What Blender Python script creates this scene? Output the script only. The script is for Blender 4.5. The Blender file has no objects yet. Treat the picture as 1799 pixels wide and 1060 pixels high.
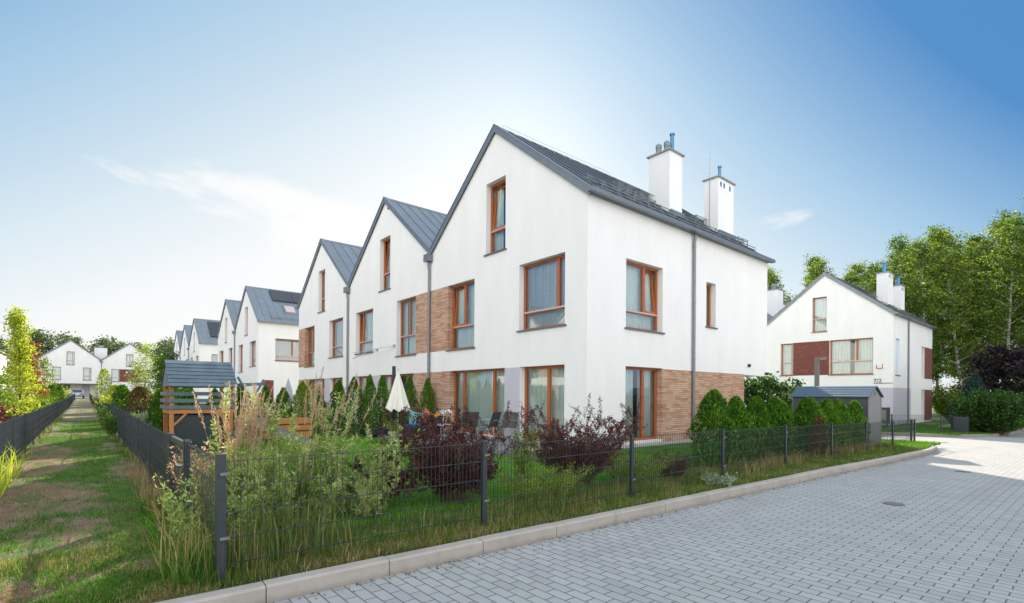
import bpy, math, random
import numpy as np
from mathutils import Vector, Matrix
R=math.radians
rnd=random.Random(7); NR=np.random.RandomState(11)
SC=bpy.context.scene
COL=SC.collection
# ------------------------------------------------------------------ camera
EYE=1.48
cam=bpy.data.cameras.new('camera'); camo=bpy.data.objects.new('camera',cam); COL.objects.link(camo)
cam.sensor_width=36; cam.lens=36*890/1799; cam.shift_y=(694.1-530)/1799; cam.clip_start=.05; cam.clip_end=3000
yaw=R(50-90)
camo.matrix_world=Matrix.Translation((0,0,EYE))@Matrix.Rotation(yaw,4,'Z')@Matrix.Rotation(R(90),4,'X')@Matrix.Rotation(R(.35),4,'Z')
SC.camera=camo
# ------------------------------------------------------------------ light
AZ,EL=48,28                      # sun azimuth from +X, elevation
SUN_STRENGTH=5.0; SKY=.06; EXPO=1.0
SC.view_settings.view_transform='Standard'; SC.view_settings.look='None'
SC.view_settings.gamma=1; SC.view_settings.exposure=EXPO
sun=bpy.data.lights.new('sun','SUN'); sun.energy=SUN_STRENGTH; sun.angle=R(.6); sun.color=(1,.87,.70)
suno=bpy.data.objects.new('sun',sun); COL.objects.link(suno)
sd=Vector((math.cos(R(AZ))*math.cos(R(EL)),math.sin(R(AZ))*math.cos(R(EL)),math.sin(R(EL))))
suno.rotation_euler=sd.to_track_quat('Z','Y').to_euler()
W=bpy.data.worlds.new('World'); SC.world=W; W.use_nodes=True
def N(t,typ,**k):
    n=t.nodes.new(typ)
    for a,b in k.items(): setattr(n,a,b)
    return n
def mth(t,op,a,b=None,c=None,clamp=False):
    n=N(t,'ShaderNodeMath',operation=op,use_clamp=clamp)
    for i,v in enumerate((a,b,c)):
        if v is None: continue
        if hasattr(v,'is_linked') or isinstance(v,bpy.types.NodeSocket): t.links.new(v,n.inputs[i])
        else: n.inputs[i].default_value=v
    return n.outputs[0]
def mixc(t,f,a,b,mode='MIX'):
    n=N(t,'ShaderNodeMix',data_type='RGBA',blend_type=mode)
    for i,v in ((0,f),(6,a),(7,b)):
        if isinstance(v,bpy.types.NodeSocket): t.links.new(v,n.inputs[i])
        else: n.inputs[i].default_value=v if i==0 else (*v,1)
    return n.outputs[2]
def ramp(t,f,stops):
    n=N(t,'ShaderNodeValToRGB'); e=n.color_ramp.elements
    while len(e)<len(stops): e.new(.5)
    for i,(p,c) in enumerate(stops):
        e[i].position=p; e[i].color=(*c,1) if len(c)==3 else c
    t.links.new(f,n.inputs[0]); return n.outputs[0]
def maprange(t,v,a,b,c=0,d=1,smooth=True):
    n=N(t,'ShaderNodeMapRange',interpolation_type='SMOOTHSTEP' if smooth else 'LINEAR')
    t.links.new(v,n.inputs[0])
    for i,x in enumerate((a,b,c,d)): n.inputs[i+1].default_value=x
    return n.outputs[0]
def build_world():
    t=W.node_tree; t.nodes.clear()
    sky=N(t,'ShaderNodeTexSky',sky_type='NISHITA',sun_disc=False); sky.sun_elevation=R(EL); sky.sun_rotation=R(90-AZ)
    sky.air_density=1.0; sky.dust_density=1.2; sky.ozone_density=2.0
    tc=N(t,'ShaderNodeTexCoord').outputs['Generated']
    def dot(v):
        n=N(t,'ShaderNodeVectorMath',operation='DOT_PRODUCT'); t.links.new(tc,n.inputs[0]); n.inputs[1].default_value=v; return n.outputs['Value']
    def dirv(az,el): return (math.cos(R(az))*math.cos(R(el)),math.sin(R(az))*math.cos(R(el)),math.sin(R(el)))
    sep=N(t,'ShaderNodeSeparateXYZ'); t.links.new(tc,sep.inputs[0]); z=sep.outputs[2]
    # the blue deepens away from the sun side; towards it and the horizon the air turns white
    base=mixc(t,1,sky.outputs[0],(SKY,SKY,SKY),'MULTIPLY')
    ang=mth(t,'ARCCOSINE',mth(t,'MINIMUM',dot(dirv(GAZ,GEL)),.9999))
    w=mth(t,'ADD',mth(t,'ADD',WF[0],mth(t,'MULTIPLY',ang,WF[1])),mth(t,'MULTIPLY',mth(t,'MULTIPLY',ang,ang),WF[2]))
    w=mth(t,'ADD',mth(t,'ADD',w,mth(t,'MULTIPLY',z,WF[3])),mth(t,'MULTIPLY',mth(t,'MULTIPLY',z,z),WF[4]),clamp=True)
    col=mixc(t,.90,base,ramp(t,w,[(0,(.034,.135,.30)),(.35,(.20,.31,.41)),(.7,(.375,.43,.46)),(1,(.487,.49,.485))]))
    # unseen sky overhead and behind the camera brightened as added fill for the shade
    top_fill=maprange(t,z,.64,.95)
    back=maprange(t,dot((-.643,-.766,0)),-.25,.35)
    col=mixc(t,top_fill,col,ZEN); col=mixc(t,back,col,mixc(t,maprange(t,z,.25,.85),BACK_FILL,ZEN))
    # clouds projected on a plane overhead
    dv=N(t,'ShaderNodeVectorMath',operation='DIVIDE'); t.links.new(tc,dv.inputs[0])
    zz=mth(t,'MAXIMUM',z,.03); cb=N(t,'ShaderNodeCombineXYZ'); 
    for i in range(3): t.links.new(zz,cb.inputs[i])
    t.links.new(cb.outputs[0],dv.inputs[1])
    def cloud(az,el,rx,rz,rot,seed,dens,thr):
        # a patch in direction space: offsets across and up from the patch centre, in tangent units
        c=dirv(az,el); e=(-math.sin(R(az)),math.cos(R(az)),0)
        u=Vector((math.sin(R(az)),-math.cos(R(az)),0)); vv=Vector(c).cross(u)*-1
        vv=u.cross(Vector(c))
        ru=u*math.cos(rot)+vv*math.sin(rot); rv=vv*math.cos(rot)-u*math.sin(rot)
        a=mth(t,'DIVIDE',dot(tuple(ru)),rx); b=mth(t,'DIVIDE',dot(tuple(rv)),rz)
        r2=mth(t,'ADD',mth(t,'MULTIPLY',a,a),mth(t,'MULTIPLY',b,b))
        front=maprange(t,dot(c),.3,.5)
        ns=N(t,'ShaderNodeTexNoise'); ns.inputs['Scale'].default_value=dens; ns.inputs['Detail'].default_value=8; ns.inputs['Roughness'].default_value=.58; ns.inputs['Distortion'].default_value=.2
        cc=N(t,'ShaderNodeCombineXYZ'); t.links.new(mth(t,'MULTIPLY',a,rx*.6),cc.inputs[0]); t.links.new(b if False else mth(t,'MULTIPLY',b,rz*1.6),cc.inputs[1]); cc.inputs[2].default_value=seed
        t.links.new(cc.outputs[0],ns.inputs['Vector'])
        m=mth(t,'SUBTRACT',mth(t,'ADD',ns.outputs[0],thr),mth(t,'MULTIPLY',r2,.5))
        return mth(t,'MULTIPLY',maprange(t,m,.42,.62),front)
    for (az,el,rx,rz,rot,seed,dens,thr,op,c) in CLOUDS:
        col=mixc(t,mth(t,'MULTIPLY',cloud(az,el,rx,rz,rot,seed,dens,thr),op),col,c)
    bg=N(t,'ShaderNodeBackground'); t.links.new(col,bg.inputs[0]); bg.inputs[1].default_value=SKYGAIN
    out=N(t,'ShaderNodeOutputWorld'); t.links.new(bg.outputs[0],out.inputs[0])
SKYGAIN=1.0; GAZ,GEL=60,16; WF=(1.83,-.69,-.405,-3.085,2.107); BACK_FILL=(1.16,1.16,1.15); ZEN=(.62,.68,.76)
CLOUDS=[(73.8,18.2,.36,.105,R(-8),3.1,8,.13,.85,(.505,.505,.50)),
        (87.2,19.0,.085,.020,R(-11),8.2,14,.10,.7,(.50,.495,.49)),
        (22.6,17.3,.12,.038,R(3),5.5,14,.03,.6,(.46,.475,.485))]
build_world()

# ------------------------------------------------------------------ materials
MATS={}
def mat(name):
    m=bpy.data.materials.new(name); m.use_nodes=True; t=m.node_tree; t.nodes.clear()
    out=N(t,'ShaderNodeOutputMaterial'); b=N(t,'ShaderNodeBsdfPrincipled'); t.links.new(b.outputs[0],out.inputs[0]); MATS[name]=m
    return m,t,b,out
def noise(t,scale,detail=4,rough=.55,co='Object',vec=None):
    n=N(t,'ShaderNodeTexNoise'); n.inputs['Scale'].default_value=scale; n.inputs['Detail'].default_value=detail; n.inputs['Roughness'].default_value=rough
    t.links.new(vec if vec else N(t,'ShaderNodeTexCoord').outputs[co],n.inputs['Vector']); return n.outputs[0]
def bump(t,b,h,strength,dist=.01):
    n=N(t,'ShaderNodeBump'); n.inputs['Strength'].default_value=strength; n.inputs['Distance'].default_value=dist
    t.links.new(h,n.inputs['Height']); t.links.new(n.outputs[0],b.inputs['Normal'])
def simple(name,col,rough=.7,metal=0,var=.12,scale=6,bmp=.15,spec=.5,bscale=None):
    m,t,b,o=mat(name)
    n=noise(t,scale); c2=tuple(c*(1-var) for c in col); c1=tuple(min(1,c*(1+var)) for c in col)
    t.links.new(ramp(t,n,[(.3,c2),(.7,c1)]),b.inputs['Base Color'])
    b.inputs['Roughness'].default_value=rough; b.inputs['Metallic'].default_value=metal; b.inputs['Specular IOR Level'].default_value=spec
    if bmp: bump(t,b,noise(t,bscale or scale*12,3),bmp)
    return m
def wallcoords(t,su=1,sv=1):
    tc=N(t,'ShaderNodeTexCoord'); s=N(t,'ShaderNodeSeparateXYZ'); t.links.new(tc.outputs['Object'],s.inputs[0])
    c=N(t,'ShaderNodeCombineXYZ'); t.links.new(mth(t,'MULTIPLY',mth(t,'ADD',s.outputs[0],s.outputs[1]),su),c.inputs[0]); t.links.new(mth(t,'MULTIPLY',s.outputs[2],sv),c.inputs[1])
    return c.outputs[0]
def brickmat(name,c1,c2,mortar,bw,bh,ms=.008,third=None):
    m,t,b,o=mat(name); v=wallcoords(t)
    k=N(t,'ShaderNodeTexBrick'); t.links.new(v,k.inputs['Vector']); k.inputs['Scale'].default_value=1
    k.inputs['Color1'].default_value=(0,0,0,1); k.inputs['Color2'].default_value=(1,1,1,1); k.inputs['Mortar'].default_value=(.5,.5,.5,1)
    k.inputs['Mortar Size'].default_value=ms; k.inputs['Mortar Smooth'].default_value=.3; k.inputs['Brick Width'].default_value=bw; k.inputs['Row Height'].default_value=bh; k.offset=.37; k.offset_frequency=2; k.squash=1.15; k.squash_frequency=3
    bc=N(t,'ShaderNodeSeparateColor'); t.links.new(k.outputs['Color'],bc.inputs[0])
    big=noise(t,1.3,3,vec=v); f=mth(t,'ADD',mth(t,'MULTIPLY',bc.outputs[0],.7),mth(t,'MULTIPLY',mth(t,'SUBTRACT',big,.45),.7),clamp=True)
    col=ramp(t,f,[(0,c1),(.45,third or c1),(1,c2)])
    col=mixc(t,mth(t,'MULTIPLY',noise(t,45,3,vec=v),.5),col,tuple(x*.55 for x in c1))
    col=mixc(t,k.outputs['Fac'],col,mortar); t.links.new(col,b.inputs['Base Color']); b.inputs['Roughness'].default_value=.85
    bump(t,b,mth(t,'SUBTRACT',mth(t,'MULTIPLY',noise(t,60,2,vec=v),.3),k.outputs['Fac']),.6,.008)
    return m
def make_materials():
    m,t,b,o=mat('plaster')
    v=wallcoords(t,1,.25); n=noise(t,1.6,4,.6,vec=v)
    # faint rain streaks and soiling
    sz=N(t,'ShaderNodeSeparateXYZ'); t.links.new(N(t,'ShaderNodeTexCoord').outputs['Object'],sz.inputs[0])
    col=ramp(t,n,[(.25,(.785,.79,.785)),(.7,(.85,.85,.845))])
    sp=mth(t,'MULTIPLY',maprange(t,mth(t,'ADD',sz.outputs[2],mth(t,'MULTIPLY',noise(t,5,4),.35)),.55,.12),.35); col=mixc(t,sp,col,(.50,.47,.42))
    v2=wallcoords(t,1,.10); stk=mth(t,'MULTIPLY',maprange(t,noise(t,5,4,.7,vec=v2),.60,.78),.10); col=mixc(t,stk,col,(.55,.55,.53)); t.links.new(col,b.inputs['Base Color']); b.inputs['Roughness'].default_value=.9; b.inputs['Specular IOR Level'].default_value=.25
    bump(t,b,noise(t,130,3),.22,.004)
    simple('plaster_grey',(.52,.51,.57),.9,0,.03,3,.2,.25,120)
    brickmat('brick_tan',(.47,.21,.13),(.78,.59,.43),(.27,.20,.145),.34,.064,.009,(.67,.44,.30))
    brickmat('brick_red',(.17,.036,.025),(.38,.11,.07),(.24,.13,.11),.25,.075,.010)
    m,t,b,o=mat('wood_frame')
    v=wallcoords(t,3,30); n=noise(t,4,4,vec=v)
    t.links.new(ramp(t,n,[(.3,(.33,.085,.022)),(.7,(.46,.135,.036))]),b.inputs['Base Color']); b.inputs['Roughness'].default_value=.38
    simple('rail_alu',(.62,.50,.46),.35,.6,.04)
    # glass
    m=bpy.data.materials.new('glass'); m.use_nodes=True; t=m.node_tree; t.nodes.clear(); MATS['glass']=m
    out=N(t,'ShaderNodeOutputMaterial'); gl=N(t,'ShaderNodeBsdfGlossy'); gl.inputs['Roughness'].default_value=.004; gl.inputs['Color'].default_value=(.92,.95,.97,1)
    tr=N(t,'ShaderNodeBsdfTransparent'); tr.inputs['Color'].default_value=(.90,.96,.95,1)
    fr=N(t,'ShaderNodeFresnel'); fr.inputs['IOR'].default_value=1.62
    nb=N(t,'ShaderNodeBump'); nb.inputs['Strength'].default_value=.02; nb.inputs['Distance'].default_value=.05; t.links.new(noise(t,.9,1),nb.inputs['Height']); t.links.new(nb.outputs[0],gl.inputs['Normal'])
    f=mth(t,'MINIMUM',mth(t,'ADD',mth(t,'MULTIPLY',fr.outputs[0],2.0),.05),1)
    mx=N(t,'ShaderNodeMixShader'); t.links.new(f,mx.inputs[0]); t.links.new(tr.outputs[0],mx.inputs[1]); t.links.new(gl.outputs[0],mx.inputs[2]); t.links.new(mx.outputs[0],out.inputs[0])
    simple('curtain',(.80,.88,.86),.9,0,.06,5,.0)
    simple('blind_slats',(.62,.72,.84),.6,0,.05,5,.0)
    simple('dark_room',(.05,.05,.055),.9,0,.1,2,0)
    simple('sill_metal',(.16,.165,.17),.45,.5,.08)
    m=simple('roof_metal',(.20,.235,.27),.42,.55,.10,1.2,.05)
    m=simple('roof_dark',(.075,.088,.105),.5,.4,.18,1.5,.1)
    simple('trim_metal',(.19,.21,.23),.38,.45,.07,4,.03)
    simple('chimney_cap',(.30,.31,.32),.6,.2,.06)
    simple('pipe_blue',(.07,.22,.36),.35,.6,.05)
    simple('pipe_grey',(.20,.23,.24),.5,.4,.08)
    simple('solar',(.012,.018,.03),.15,.2,.1,3,0)
    simple('anthracite',(.042,.052,.063),.33,.4,.12,20,.05)
    simple('galv',(.42,.45,.48),.4,.8,.08)
    simple('white_paint',(.78,.78,.76),.6,0,.05)
    simple('red_paint',(.45,.04,.03),.6,0,.05)
    simple('black_plastic',(.02,.02,.022),.45,0,.1)
    simple('rubber',(.02,.02,.02),.8,0,.1)
    simple('concrete',(.42,.40,.37),.85,0,.10,5,.3,.4,70)
    # kerb stone
    m,t,b,o=mat('kerb_stone')
    n=noise(t,2.2,6,.7); n2=noise(t,55,3)
    col=ramp(t,n,[(.25,(.27,.24,.21)),(.5,(.37,.335,.30)),(.75,(.44,.405,.37))]); col=mixc(t,mth(t,'MULTIPLY',n2,.3),col,(.3,.28,.26)); zz=N(t,'ShaderNodeSeparateXYZ'); t.links.new(N(t,'ShaderNodeTexCoord').outputs['Object'],zz.inputs[0]); dirt=mth(t,'MULTIPLY',maprange(t,mth(t,'ADD',zz.outputs[2],mth(t,'MULTIPLY',noise(t,9,4),.06)),-.02,-.11),.6)
    col=mixc(t,dirt,col,(.16,.135,.11)); st=mth(t,'MULTIPLY',maprange(t,noise(t,6,5,.75),.58,.72),.4); col=mixc(t,st,col,(.22,.20,.17)); t.links.new(col,b.inputs['Base Color']); b.inputs['Roughness'].default_value=.85; bump(t,b,n2,.35,.006)
    # paving
    m,t,b,o=mat('paving')
    tc=N(t,'ShaderNodeTexCoord'); s=N(t,'ShaderNodeSeparateXYZ'); t.links.new(tc.outputs['Object'],s.inputs[0]); c=N(t,'ShaderNodeCombineXYZ'); t.links.new(s.outputs[1],c.inputs[0]); t.links.new(s.outputs[0],c.inputs[1]); v=c.outputs[0]
    k=N(t,'ShaderNodeTexBrick'); t.links.new(v,k.inputs['Vector']); k.inputs['Scale'].default_value=1; k.inputs['Brick Width'].default_value=.22; k.inputs['Row Height'].default_value=.11; k.inputs['Mortar Size'].default_value=.0055; k.inputs['Mortar Smooth'].default_value=.4; k.offset=.5
    k.inputs['Color1'].default_value=(0,0,0,1); k.inputs['Color2'].default_value=(1,1,1,1); k.inputs['Mortar'].default_value=(.5,.5,.5,1)
    bc=N(t,'ShaderNodeSeparateColor'); t.links.new(k.outputs['Color'],bc.inputs[0])
    f=mth(t,'ADD',mth(t,'MULTIPLY',bc.outputs[0],.45),mth(t,'MULTIPLY',noise(t,.45,5,.65,vec=v),.75),clamp=True)
    col=ramp(t,f,[(.15,(.29,.302,.305)),(.5,(.355,.37,.372)),(.95,(.415,.426,.42))])
    col=mixc(t,mth(t,'MULTIPLY',noise(t,90,3,vec=v),.32),col,(.22,.22,.22))
    st=maprange(t,noise(t,1.7,6,.75,vec=v),.60,.78); col=mixc(t,mth(t,'MULTIPLY',st,.45),col,(.22,.215,.20))
    tm=N(t,'ShaderNodeMapping'); tm.inputs['Scale'].default_value=(1.3,.10,1); t.links.new(v,tm.inputs[0]); wear=maprange(t,noise(t,1.2,4,.6,vec=tm.outputs[0]),.48,.70); col=mixc(t,mth(t,'MULTIPLY',wear,.28),col,(.24,.235,.225))
    sand=maprange(t,noise(t,.8,6,.7,vec=v),.60,.74); col=mixc(t,mth(t,'MULTIPLY',sand,.30),col,(.44,.40,.34))
    odd=maprange(t,bc.outputs[0],.90,.97); col=mixc(t,mth(t,'MULTIPLY',odd,.35),col,(.22,.22,.225))
    moss=mixc(t,maprange(t,noise(t,.6,4,.6,vec=v),.42,.66),(.105,.10,.09),(.10,.115,.035))
    col=mixc(t,k.outputs['Fac'],col,moss); t.links.new(col,b.inputs['Base Color']); b.inputs['Roughness'].default_value=.78
    bump(t,b,mth(t,'SUBTRACT',mth(t,'MULTIPLY',noise(t,120,3,vec=v),.25),k.outputs['Fac']),.75,.009)
    # grass path ground: dry brown thatch with green patches
    m,t,b,o=mat('path_ground')
    v=N(t,'ShaderNodeTexCoord').outputs['Object']
    mp=N(t,'ShaderNodeMapping'); mp.inputs['Scale'].default_value=(1.6,.45,1); t.links.new(v,mp.inputs[0]); n=noise(t,1.3,6,.7,vec=mp.outputs[0]); d=noise(t,30,5,.7,vec=v)
    br=ramp(t,d,[(.3,(.085,.055,.033)),(.55,(.20,.14,.085)),(.75,(.36,.28,.18))]); gr=ramp(t,d,[(.3,(.025,.05,.012)),(.7,(.10,.17,.035))])
    t.links.new(mixc(t,maprange(t,n,.46,.56),br,gr),b.inputs['Base Color']); b.inputs['Roughness'].default_value=.95; bump(t,b,d,.8,.03)
    m,t,b,o=mat('lawn_ground')
    d=noise(t,25,5,.7); n=noise(t,.8,4)
    t.links.new(mixc(t,n,ramp(t,d,[(.3,(.02,.06,.01)),(.7,(.08,.19,.025))]),ramp(t,d,[(.3,(.03,.06,.01)),(.7,(.12,.2,.035))])),b.inputs['Base Color']); b.inputs['Roughness'].default_value=.95; bump(t,b,d,.8,.03)
    m,t,b,o=mat('soil')
    d=noise(t,18,6,.7); n=noise(t,.7,5)
    t.links.new(mixc(t,maprange(t,n,.4,.6),ramp(t,d,[(.3,(.035,.026,.017)),(.7,(.13,.10,.06))]),ramp(t,d,[(.3,(.03,.05,.014)),(.7,(.11,.13,.04))])),b.inputs['Base Color']); b.inputs['Roughness'].default_value=.95; bump(t,b,d,.8,.04)
    m,t,b,o=mat('terrain')
    n=noise(t,.05,6,.6); t.links.new(ramp(t,n,[(.3,(.04,.065,.02)),(.7,(.10,.12,.045))]),b.inputs['Base Color']); b.inputs['Roughness'].default_value=.95
    simple('patio_slabs',(.17,.17,.175),.75,0,.12,1.5,.2)
    simple('gravel',(.38,.36,.34),.9,0,.35,60,.9,.3,90)
    simple('wood_orange',(.42,.17,.05),.55,0,.2,5,.2)
    simple('wood_slate',(.09,.135,.165),.6,0,.2,4,.3)
    simple('canvas',(.74,.72,.66),.9,0,.05,4,.1)
    simple('canvas_grey',(.32,.35,.40),.9,0,.05)
    simple('rattan',(.018,.017,.017),.6,0,.3,40,.4)
    simple('sling',(.06,.06,.058),.7,0,.2,40,.1)
    simple('teal',(.20,.46,.50),.9,0,.08); simple('terracotta',(.42,.15,.07),.9,0,.1); simple('orange',(.85,.30,.03),.7,0,.05)
    simple('blue_cloth',(.03,.07,.22),.9,0,.1); simple('pot',(.40,.36,.31),.8,0,.1,8,.3)
    simple('shed_panel',(.055,.062,.07),.55,0,.12,8,.1); simple('shed_roof',(.055,.10,.155),.6,0,.12,6,.2); simple('shed_light',(.20,.20,.205),.6,0,.05,8,.1)
    simple('lamp_grey',(.17,.165,.15),.6,.1,.06)
    simple('skin',(.55,.33,.24),.6,0,.03); simple('hair',(.13,.07,.04),.7,0,.1); simple('car_silver',(.35,.40,.45),.25,.7,.03); simple('car_glass',(.02,.03,.04),.08,0,.0,bmp=0)
    simple('petal',(.82,.82,.84),.6,0,.03); simple('rope',(.55,.50,.42),.9,0,.1)
    simple('bark',(.09,.065,.045),.9,0,.3,12,.6); simple('twig',(.13,.085,.055),.9,0,.25,12,.3); simple('twig_green',(.17,.19,.07),.8,0,.2,12,.2)
    m,t,b,o=mat('birch_bark')
    v=N(t,'ShaderNodeTexCoord').outputs['Object']; mp=N(t,'ShaderNodeMapping'); mp.inputs['Scale'].default_value=(2,2,7); t.links.new(v,mp.inputs[0])
    n=noise(t,1.6,5,.7,vec=mp.outputs[0]); t.links.new(ramp(t,n,[(.40,(.05,.045,.04)),(.50,(.52,.51,.48)),(.9,(.66,.65,.62))]),b.inputs['Base Color']); b.inputs['Roughness'].default_value=.8
def leafmat(name,stops,trans=.35,rough=.6,tint=(1.15,1.2,.55)):
    m=bpy.data.materials.new(name); m.use_nodes=True; t=m.node_tree; t.nodes.clear(); MATS[name]=m
    out=N(t,'ShaderNodeOutputMaterial'); g=N(t,'ShaderNodeNewGeometry')
    oi=N(t,'ShaderNodeObjectInfo')
    f=mth(t,'ADD',mth(t,'MULTIPLY',g.outputs['Random Per Island'],.8),mth(t,'MULTIPLY',mth(t,'SUBTRACT',noise(t,2.2,2),.4),.9))
    f=mth(t,'ADD',f,mth(t,'MULTIPLY',mth(t,'SUBTRACT',oi.outputs['Random'],.5),.25),clamp=True)
    col=ramp(t,f,stops)
    d=N(t,'ShaderNodeBsdfPrincipled'); t.links.new(col,d.inputs['Base Color']); d.inputs['Roughness'].default_value=rough; d.inputs['Specular IOR Level'].default_value=.3
    tr=N(t,'ShaderNodeBsdfTranslucent'); t.links.new(mixc(t,1,col,tint,'MULTIPLY'),tr.inputs[0])
    mx=N(t,'ShaderNodeMixShader'); mx.inputs[0].default_value=trans
    t.links.new(d.outputs[0],mx.inputs[1]); t.links.new(tr.outputs[0],mx.inputs[2]); t.links.new(mx.outputs[0],out.inputs[0]); return m
def make_leafmats():
    leafmat('thuja',[(0,(.012,.050,.006)),(.45,(.052,.16,.012)),(.85,(.17,.34,.025)),(1,(.28,.44,.04))],.30,.55)
    leafmat('thuja_brown',[(0,(.05,.03,.012)),(.5,(.14,.075,.025)),(1,(.10,.12,.03))],.2)
    leafmat('birch_leaf',[(0,(.028,.070,.012)),(.5,(.09,.175,.028)),(.82,(.23,.30,.045)),(1,(.48,.46,.07))],.48)
    leafmat('yellow_leaf',[(0,(.10,.20,.025)),(.5,(.36,.46,.05)),(1,(.64,.63,.09))],.5,.6,(1.2,1.2,.6))
    leafmat('red_leaf',[(0,(.10,.09,.015)),(.35,(.24,.06,.012)),(.7,(.42,.13,.025)),(1,(.5,.28,.05))],.35,.6,(1.15,.9,.5))
    leafmat('berberis_leaf',[(0,(.025,.009,.012)),(.55,(.085,.028,.030)),(1,(.24,.09,.07))],.30,.5,(1.5,.7,.6))
    leafmat('dark_purple_leaf',[(0,(.006,.004,.008)),(.7,(.02,.012,.018)),(1,(.05,.02,.025))],.15,.5)
    leafmat('willow_leaf',[(0,(.15,.25,.05)),(.45,(.33,.44,.12)),(.8,(.54,.60,.26)),(1,(.78,.72,.50))],.42)
    leafmat('green_leaf',[(0,(.025,.08,.012)),(.6,(.08,.18,.022)),(1,(.18,.30,.04))],.38)
    leafmat('lime_leaf',[(0,(.09,.17,.02)),(.5,(.19,.30,.03)),(1,(.34,.42,.05))],.4)
    leafmat('blue_spruce',[(0,(.01,.03,.022)),(1,(.04,.085,.07))],.1)
    leafmat('far_leaf',[(0,(.05,.085,.04)),(.6,(.09,.14,.06)),(1,(.16,.20,.07))],.35)
    leafmat('grass_green',[(0,(.025,.085,.010)),(.5,(.07,.20,.018)),(1,(.18,.36,.035))],.45)
    leafmat('grass_dry',[(0,(.16,.10,.04)),(.5,(.34,.24,.11)),(1,(.55,.44,.25))],.35,.7,(1.1,1,.8))
    leafmat('grass_mixed',[(0,(.04,.09,.012)),(.55,(.10,.20,.03)),(.74,(.20,.22,.06)),(1,(.46,.36,.18))],.38)
    leafmat('lawn_blade',[(0,(.06,.22,.010)),(.6,(.14,.40,.015)),(1,(.26,.52,.03))],.45)
    leafmat('plume',[(0,(.42,.29,.17)),(1,(.72,.56,.40))],.4,.8,(1.1,1,.85))
    leafmat('dark_leaf',[(0,(.010,.038,.008)),(.6,(.035,.10,.014)),(1,(.12,.22,.03))],.30)
    leafmat('sage_leaf',[(0,(.16,.22,.16)),(1,(.36,.43,.32))],.3)
make_materials(); make_leafmats()

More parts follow.
